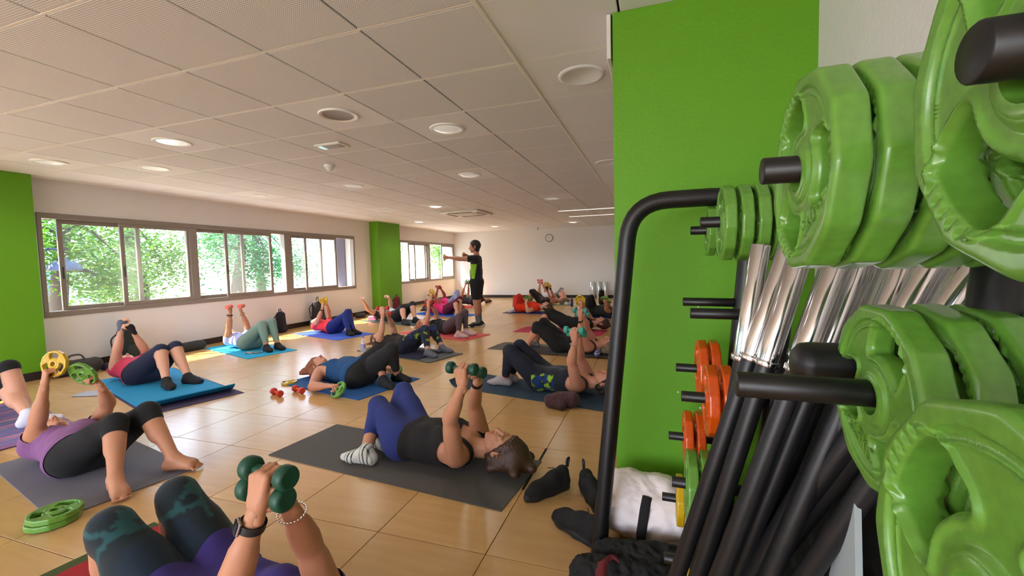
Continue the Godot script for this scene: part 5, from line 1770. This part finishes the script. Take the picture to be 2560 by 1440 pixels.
# ---------- bags, shoes, bottles
func blob(caps: Array, cell: float, amp := 0.0, freq := 12.0, floor_y := 0.003, k := 0.04) -> ArrayMesh:
	var lo := Vector3.ONE * 99
	var hi := -lo
	for c in caps:
		var r: float = maxf(c[2], c[3]) + 0.02 + cell
		lo = lo.min(c[0].min(c[1]) - Vector3.ONE * r)
		hi = hi.max(c[0].max(c[1]) + Vector3.ONE * r)
	var f := Field.new(lo, hi, cell)
	for c in caps:
		f.capsule(c[0], c[1], c[2], c[3], k, 0)
	f.mesh()
	for q in f.v.size():
		var v := f.v[q]
		if amp > 0.0:
			var e := noise.get_noise_3dv(v * freq + Vector3(5, 3, 1))
			f.v[q] += f.n[q] * amp * (1.0 - 2.2 * absf(e))
		f.v[q].y = maxf(f.v[q].y, floor_y)
	var kk := kit()
	add_field(kk, f)
	if amp > 0.0:
		var acc := PackedVector3Array()
		acc.resize(f.v.size())
		for t in range(0, f.f.size(), 3):
			var g: Vector3 = (f.v[f.f[t + 2]] - f.v[f.f[t]]).cross(f.v[f.f[t + 1]] - f.v[f.f[t]])
			for e2 in 3:
				acc[f.f[t + e2]] += g
		for q in acc.size():
			if acc[q].length_squared() > 1e-16:
				kk.n[q] = acc[q].normalized()
	kk.c = PackedColorArray()
	return done(kk)

func backpack(label: String, at: Vector3, turn: float, h: float, c: Color) -> void:
	var t := thing("backpack", label, "backpack", at, deg_to_rad(turn))
	var w := h * 0.30
	part("body", blob([[Vector3(0, w * 0.55, -w * 0.3), Vector3(0, h - w * 0.6, -w * 0.2), w * 0.62, w * 0.52], [Vector3(0, w * 0.55, w * 0.3), Vector3(0, h - w * 0.6, w * 0.25), w * 0.62, w * 0.50]], 0.014, 0.008, 9.0), cloth(c), t)
	part("pocket", blob([[Vector3(w * 0.55, w * 0.45, -w * 0.25), Vector3(w * 0.5, h * 0.42, -w * 0.2), w * 0.30, w * 0.26], [Vector3(w * 0.55, w * 0.45, w * 0.25), Vector3(w * 0.5, h * 0.42, w * 0.2), w * 0.30, w * 0.26]], 0.014, 0.005, 12.0), cloth(c.lightened(0.06)), t)
	var k := kit()
	tube(k, bend([Vector3(0, h - w * 0.15, -0.04), Vector3(-0.01, h + 0.045, -0.03), Vector3(-0.01, h + 0.045, 0.03), Vector3(0, h - w * 0.15, 0.04)], 0.02), [0.009], 8)
	part("handle", done(k), M.rubber, t)
	for s in [-1.0, 1.0]:
		k = kit()
		tube(k, bend([Vector3(-w * 0.3, h * 0.85, s * w * 0.5), Vector3(-w * 0.5, h * 0.7, s * w * 1.05), Vector3(-w * 0.2, h * 0.25, s * w * 1.1), Vector3(0, 0.05, s * w * 0.8)], 0.05), [0.014], 8, 0.5)
		part("strap", done(k), M.rubber, t)

func bottle(label: String, at: Vector3, h: float, r: float, c: Color, clear := false) -> void:
	var t := thing("bottle", label, "bottle", at)
	var m := std(c, 0.2)
	if clear:
		m = std(Color(c.r, c.g, c.b, 0.25), 0.05)
		m.transparency = BaseMaterial3D.TRANSPARENCY_ALPHA
	part("body", lathe_mesh([Vector2(0, 0), Vector2(r * 0.85, 0), Vector2(r, h * 0.03), Vector2(r, h * 0.22), Vector2(r * 0.93, h * 0.25), Vector2(r, h * 0.28), Vector2(r, h * 0.62), Vector2(r * 0.8, h * 0.74), Vector2(r * 0.38, h * 0.88), Vector2(r * 0.38, h * 0.92), Vector2(0, h * 0.92)], 18), m, t)
	part("cap", lathe_mesh([Vector2(0, h * 0.90), Vector2(r * 0.46, h * 0.90), Vector2(r * 0.46, h * 0.985), Vector2(r * 0.4, h), Vector2(0, h)], 14), std(Color(0.45, 0.45, 0.72) if clear else c.darkened(0.3), 0.4), t)
	if clear:
		part("label_band", lathe_mesh([Vector2(r * 1.01, h * 0.42), Vector2(r * 1.015, h * 0.42), Vector2(r * 1.015, h * 0.60), Vector2(r * 1.01, h * 0.60)], 18), std(Color(0.62, 0.64, 0.86), 0.5), t)

func shoe(label: String, xf: Transform3D, s: float) -> void:
	var t := thing("shoe", label, "shoe", xf.origin)
	t.basis = xf.basis
	var c := std(Color(0.05, 0.048, 0.05), 0.85)
	part("sole", blob([[Vector3(-0.10, 0.016, 0), Vector3(0.0, 0.016, 0.003 * s), 0.034, 0.036], [Vector3(0.0, 0.016, 0.003 * s), Vector3(0.10, 0.018, 0.010 * s), 0.036, 0.040], [Vector3(0.10, 0.018, 0.010 * s), Vector3(0.145, 0.022, 0.006 * s), 0.038, 0.024]], 0.006, 0.0, 1.0, 0.001, 0.02), std(Color(0.11, 0.11, 0.11), 0.6), t)
	part("upper", blob([[Vector3(-0.095, 0.050, 0), Vector3(-0.092, 0.100, 0), 0.036, 0.030], [Vector3(-0.09, 0.045, 0), Vector3(0.09, 0.040, 0.008 * s), 0.036, 0.040], [Vector3(-0.085, 0.095, 0), Vector3(-0.02, 0.085, 0.0), 0.032, 0.034], [Vector3(-0.03, 0.085, 0), Vector3(0.075, 0.048, 0.008 * s), 0.034, 0.036], [Vector3(0.08, 0.042, 0.010 * s), Vector3(0.132, 0.036, 0.007 * s), 0.040, 0.029]], 0.006, 0.0, 1.0, 0.008, 0.025), c, t)
	var k := kit()
	for q in 4:
		var x := -0.03 + q * 0.026
		tube(k, [Vector3(x, 0.090 - q * 0.008, -0.026), Vector3(x + 0.01, 0.106 - q * 0.010, 0.0), Vector3(x + 0.004, 0.090 - q * 0.008, 0.026)], [0.0035], 6)
	tube(k, [Vector3(-0.03, 0.105, 0), Vector3(-0.045, 0.125, 0.02), Vector3(-0.02, 0.122, 0.045)], [0.003], 6)
	part("laces", done(k), M.rubber, t)
	k = kit()
	tube(k, bend([Vector3(-0.128, 0.115, 0), Vector3(-0.142, 0.168, 0), Vector3(-0.122, 0.160, 0), Vector3(-0.122, 0.120, 0)], 0.01), [0.006], 6)
	part("pull_tab", done(k), M.rubber, t)

func build_small_things() -> void:
	backpack("dark green backpack against the window wall by the white haired person", Vector3(-7.10, 0, -3.95), 10, 0.50, Color(0.10, 0.15, 0.14))
	backpack("black backpack with a looped strap by the person in coral red", Vector3(-7.08, 0, -6.55), 12, 0.42, Color(0.06, 0.07, 0.11))
	backpack("tall charcoal backpack leaning on the wall behind the person in coral red", Vector3(-7.08, 0, -7.55), 8, 0.58, Color(0.15, 0.14, 0.17))
	backpack("maroon bag at the foot of the second green column", Vector3(-6.72, 0, -10.05), 0, 0.44, Color(0.36, 0.09, 0.15))
	backpack("small black bag on the floor by the far window wall", Vector3(-7.05, 0, -12.6), 0, 0.30, Color(0.06, 0.06, 0.07))
	backpack("round black bag beside the clear rolls", Vector3(-1.50, 0, -12.6), 0, 0.44, Color(0.04, 0.04, 0.045))
	var gb := thing("duffel_bag", "grey duffel bag beside the first green column", "bag", Vector3(-6.92, 0, -3.28), deg_to_rad(70))
	part("body", blob([[Vector3(-0.16, 0.09, 0), Vector3(0.16, 0.10, 0), 0.085, 0.09]], 0.014, 0.01, 8.0), cloth(Color(0.22, 0.21, 0.19)), gb)
	var k := kit()
	for s in [-1.0, 1.0]:
		tube(k, bend([Vector3(-0.08, 0.17, s * 0.03), Vector3(-0.05, 0.25, s * 0.02), Vector3(0.06, 0.25, s * 0.02), Vector3(0.09, 0.17, s * 0.03)], 0.04), [0.010], 7)
	part("handle", done(k), cloth(Color(0.30, 0.29, 0.26)), gb)
	var db := thing("duffel_bag", "dark grey bag lying by the wall behind the bright blue mat", "bag", Vector3(-7.0, 0, -4.75), deg_to_rad(85))
	part("body", blob([[Vector3(-0.14, 0.07, 0), Vector3(0.14, 0.075, 0), 0.068, 0.07]], 0.014, 0.008, 8.0), cloth(Color(0.18, 0.19, 0.18)), db)
	part("flap", blob([[Vector3(-0.10, 0.125, 0.0), Vector3(0.10, 0.13, 0.0), 0.024, 0.024]], 0.012, 0.0, 8.0), cloth(Color(0.23, 0.24, 0.23)), db)
	single("jacket", blob([[Vector3(-0.15, 0.03, 0), Vector3(0.10, 0.035, 0.06), 0.05, 0.045], [Vector3(0.05, 0.03, -0.08), Vector3(0.2, 0.03, -0.02), 0.04, 0.03]], 0.014, 0.014, 9.0), cloth(Color(0.15, 0.13, 0.22)), "small heap of dark purple clothing by the grey duffel bag", "jacket", yaw(20, Vector3(-6.72, 0, -3.62)))
	single("tablet", box_mesh(Vector3(0, 0.007, 0), Vector3(0.26, 0.012, 0.17), 0.005), std(Color(0.70, 0.75, 0.84), 0.15), "pale flat tablet on the floor between blue mat and mauve shirt", "tablet", yaw(20, Vector3(-5.62, 0.001, -2.78)))
	bottle("maroon bottle standing by the wall near the tall backpack", Vector3(-6.95, 0, -8.45), 0.27, 0.042, Color(0.35, 0.07, 0.10))
	bottle("clear plastic water bottle standing on the floor behind the red haired woman", Vector3(-3.88, 0, -4.94), 0.31, 0.036, Color(0.9, 0.93, 0.98), true)
	bottle("clear bottle beside the pier near the brown haired woman", Vector3(-0.55, 0, -6.55), 0.26, 0.036, Color(0.92, 0.92, 0.92), true)
	bottle("blue bottle near the yellow mat", Vector3(-2.27, 0, -12.03), 0.26, 0.042, Color(0.10, 0.16, 0.42))
	bottle("small blue bottle by the dark blue mat", Vector3(-1.78, 0, -9.98), 0.20, 0.036, Color(0.14, 0.22, 0.50))
	single("foam_block", box_mesh(Vector3(0, 0.05, 0), Vector3(0.20, 0.10, 0.14), 0.012), std(Color(0.80, 0.50, 0.66), 0.8), "pink foam block on the grey green mat", "block", yaw(15, Vector3(-6.30, 0.008, -8.42)))
	single("grey_pouch", blob([[Vector3(-0.08, 0.06, 0), Vector3(0.08, 0.06, 0), 0.062, 0.055]], 0.014, 0.006, 9.0), cloth(Color(0.25, 0.24, 0.24)), "small grey pouch by the wall past the maroon bottle", "pouch", yaw(70, Vector3(-6.98, 0, -8.85)))
	towel("small white cloth on the near edge of the cyan mat", Color(0.85, 0.84, 0.86), Vector3(-5.76, 0.008, -4.80), 30, 0.22, 0.10, 0.03)
	# pillows
	var pil := thing("pillow", "white pillow under the head of the person with gloves", "pillow", Vector3(-2.52, 0.010, -12.30), deg_to_rad(-7))
	part("cushion", blob([[Vector3(-0.14, 0.04, 0), Vector3(0.14, 0.04, 0), 0.045, 0.045], [Vector3(-0.10, 0.045, -0.12), Vector3(0.10, 0.045, 0.14), 0.05, 0.05]], 0.018, 0.004, 8.0, 0.0), cloth(Color(0.80, 0.84, 0.85)), pil)
	var chk := Image.create(32, 32, false, Image.FORMAT_RGB8)
	for x in 32:
		for y in 32:
			var s := int(x % 16 < 8) + int(y % 16 < 8)
			chk.set_pixel(x, y, [Color(0.80, 0.82, 0.90), Color(0.45, 0.50, 0.72), Color(0.16, 0.20, 0.44)][s])
	var chm := triplanar(cloth(Color.WHITE), Vector3(16, 16, 16), false)
	chm.albedo_texture = ImageTexture.create_from_image(chk)
	var w15: Array = placed()["p15"]
	single("pillow", blob([[Vector3(-0.12, 0.03, -0.09), Vector3(-0.10, 0.032, 0.13), 0.036, 0.036], [Vector3(0.08, 0.03, -0.09), Vector3(0.10, 0.032, 0.13), 0.036, 0.036]], 0.012, 0.003, 9.0, 0.0), chm, "blue and white checked pillow under the grey haired woman", "pillow", Transform3D(Basis(Vector3.UP, deg_to_rad(w15[2])), Vector3(w15[0], 0.022, w15[1])) * Transform3D(Basis(), Vector3(0.66, 0, 0.06)))
	# loose weights on the floor
	dumbbell("coral dumbbell lying on the floor, left one of the pair by the steel blue mat", std(Color(0.80, 0.24, 0.17), 0.5), Vector3(-3.60, 0.0338, -3.235), Vector3(0.93, 0, 0.36), 1.0, "coral dumbbells on the floor")
	dumbbell("coral dumbbell lying on the floor, touching the steel blue mat's corner", std(Color(0.80, 0.24, 0.17), 0.5), Vector3(-3.46, 0.0338, -3.37), Vector3(0.93, 0, 0.36), 1.0, "coral dumbbells on the floor")
	var flat := Basis(Vector3.RIGHT, -PI / 2)
	plate("yellow plate lying flat on the floor by the coral dumbbells", "yellow", Transform3D(flat, Vector3(-3.84, 0.0145, -3.62)), 0.62)
	plate("green plate at the bottom of the pair stacked by the grey mat", "green", Transform3D(flat, Vector3(-2.925, 0.0195, -1.25)), 0.82, true, "green plates stacked on the floor")
	plate("green plate on top of the pair stacked by the grey mat", "green", Transform3D(Basis(Vector3.UP, 0.5) * flat, Vector3(-2.918, 0.0515, -1.256)), 0.82, true, "green plates stacked on the floor")
	# shoes
	shoe("black trainer with a heel tab, left one of the pair before the rack", Transform3D(Basis(Vector3.UP, deg_to_rad(232)), Vector3(-0.555, 0.001, -2.215)), 1.0)
	shoe("black trainer with a heel tab beside the rack's outer leg, facing the camera", Transform3D(Basis(Vector3.UP, deg_to_rad(-62)), Vector3(-0.325, 0.001, -2.20)), -1.0)
	shoe("black trainer lying next to the white bag", Transform3D(Basis(Vector3.UP, deg_to_rad(150)), Vector3(-0.345, 0.001, -1.90)), 1.0)
	# plum scarf by the slate mat
	single("scarf", blob([[Vector3(-0.08, 0.05, 0.02), Vector3(0.10, 0.06, -0.03), 0.05, 0.055], [Vector3(-0.06, 0.03, 0.05), Vector3(0.04, 0.028, 0.07), 0.03, 0.03], [Vector3(-0.02, 0.07, -0.03), Vector3(0.10, 0.075, -0.05), 0.035, 0.035]], 0.010, 0.012, 14.0), speckled(), "folded plum speckled scarf on the edge of the slate blue mat", "scarf", yaw(-10, Vector3(-0.80, 0.004, -3.62)))
	# clear rolls by the back wall
	var film := std(Color(0.80, 0.82, 0.82), 0.18, 0.55)
	for q in 3:
		var r := thing("film_roll", ["silvery roll standing by the back wall, leftmost of three", "silvery roll standing by the back wall, middle of three", "silvery roll standing by the back wall, nearest the pier"][q], "roll", Vector3(-2.02 + q * 0.21, 0, -14.5), 0, "silvery rolls by the back wall")
		part("wrap", lathe_mesh([Vector2(0.03, 0.0), Vector2(0.088, 0.0), Vector2(0.092, 0.01), Vector2(0.092, 0.56), Vector2(0.088, 0.57), Vector2(0.03, 0.57)], 22), film, r)
		part("core", lathe_mesh([Vector2(0.026, 0.0), Vector2(0.031, 0.0), Vector2(0.031, 0.574), Vector2(0.026, 0.574), Vector2(0.026, 0.0)], 16), std(Color(0.45, 0.40, 0.34), 0.8), r)
	# the heap by the rack: white bag, black jacket with red lining
	var wb := thing("plastic_bag", "crumpled white bag with a black strap against the green pier", "bag", Vector3(-0.02, 0, -1.99))
	part("body", blob([[Vector3(-0.11, 0.14, 0.0), Vector3(0.12, 0.13, 0.02), 0.125, 0.12], [Vector3(-0.12, 0.20, -0.02), Vector3(0.05, 0.22, 0.0), 0.075, 0.065], [Vector3(0.05, 0.10, 0.04), Vector3(0.18, 0.12, 0.0), 0.09, 0.10]], 0.009, 0.016, 5.0), M.white_bag, wb)
	k = kit()
	tube(k, [Vector3(-0.02, 0.24, 0.10), Vector3(-0.03, 0.20, 0.135), Vector3(-0.045, 0.10, 0.150), Vector3(-0.05, 0.02, 0.16)], [0.020], 8, 0.3)
	part("strap", done(k), M.black_cloth, wb)
	single("jacket", blob([[Vector3(-0.20, 0.04, 0.06), Vector3(0.05, 0.05, 0.10), 0.06, 0.065], [Vector3(0.0, 0.05, 0.0), Vector3(0.22, 0.06, 0.02), 0.065, 0.07], [Vector3(-0.12, 0.06, -0.04), Vector3(0.10, 0.08, 0.0), 0.05, 0.05], [Vector3(0.10, 0.05, 0.12), Vector3(0.26, 0.05, 0.12), 0.055, 0.06]], 0.009, 0.016, 13.0), M.black_cloth, "black jacket heaped at the foot of the rack", "jacket", yaw(8, Vector3(-0.07, 0.0, -1.70)))
	var lin := kit()
	var lf := func(a: float, b: float) -> Vector3:
		return Vector3((a - 0.5) * 0.13, 0.105 + 0.03 * sin(a * 4.0 + b * 2.0) - 0.09 * b, 0.05 + b * 0.09 + 0.015 * sin(a * 9.0))
	sheet(lin, 16, 10, lf, 0.004)
	single("scarf", done(lin), cloth(Color(0.36, 0.09, 0.09)), "dark red cloth hanging out of the black jacket", "scarf", yaw(8, Vector3(-0.17, 0.0, -1.66)))
	# black cover standing behind the barbells, a pale board before it
	var cov := thing("storage_bag", "tall black storage bag standing behind the barbells", "bag", Vector3(0.53, 0, -1.05))
	part("body", blob([[Vector3(0.0, 0.13, -0.78), Vector3(0.0, 0.13, 0.25), 0.115, 0.115], [Vector3(0.0, 0.30, -0.76), Vector3(0.0, 0.30, 0.20), 0.11, 0.11], [Vector3(0.01, 0.46, -0.74), Vector3(0.01, 0.45, 0.14), 0.105, 0.095], [Vector3(0.01, 0.62, -0.72), Vector3(0.01, 0.58, 0.04), 0.10, 0.085], [Vector3(0.0, 0.78, -0.70), Vector3(0.0, 0.76, -0.12), 0.09, 0.085]], 0.018, 0.008, 6.0), M.black_cloth, cov)
	k = kit()
	tube(k, bend([Vector3(-0.08, 0.45, -0.2), Vector3(-0.12, 0.56, -0.1), Vector3(-0.12, 0.56, 0.0), Vector3(-0.08, 0.45, 0.1)], 0.06), [0.012], 8)
	part("handle", done(k), M.rubber, cov)
	var bd := kit()
	var tri := [Vector3(0.0, 0.0, -0.10), Vector3(0.0, 0.0, 0.34), Vector3(0.0, 0.80, 0.00), Vector3(0.0, 0.76, -0.03)]
	face(bd, tri, Vector3.LEFT)
	var tri2 := []
	for q in tri:
		tri2.append(q + Vector3(0.012, 0, 0))
	face(bd, tri2, Vector3.RIGHT)
	for q in 4:
		var a: Vector3 = tri[q]
		var b: Vector3 = tri[(q + 1) % 4]
		var cen := Vector3(0, 0.2, 0.08)
		var nn := (b - a).cross(Vector3.RIGHT).normalized()
		if nn.dot((a + b) / 2 - cen) < 0:
			nn = -nn
		face(bd, [a, b, b + Vector3(0.012, 0, 0), a + Vector3(0.012, 0, 0)], nn)
	single("foam_board", done(bd), std(Color(0.62, 0.66, 0.66), 0.7), "pale pointed board leaning at the foot of the rack behind the barbells", "board", Transform3D(Basis(Vector3.BACK, -0.12), Vector3(0.27, 0.0, -0.98)))

func speckled() -> StandardMaterial3D:
	var m := triplanar(cloth(Color.WHITE), Vector3(12, 12, 12), false)
	m.albedo_texture = noise_tex(0.12, 2, Color(0.14, 0.06, 0.08), Color(0.46, 0.30, 0.33))
	return m
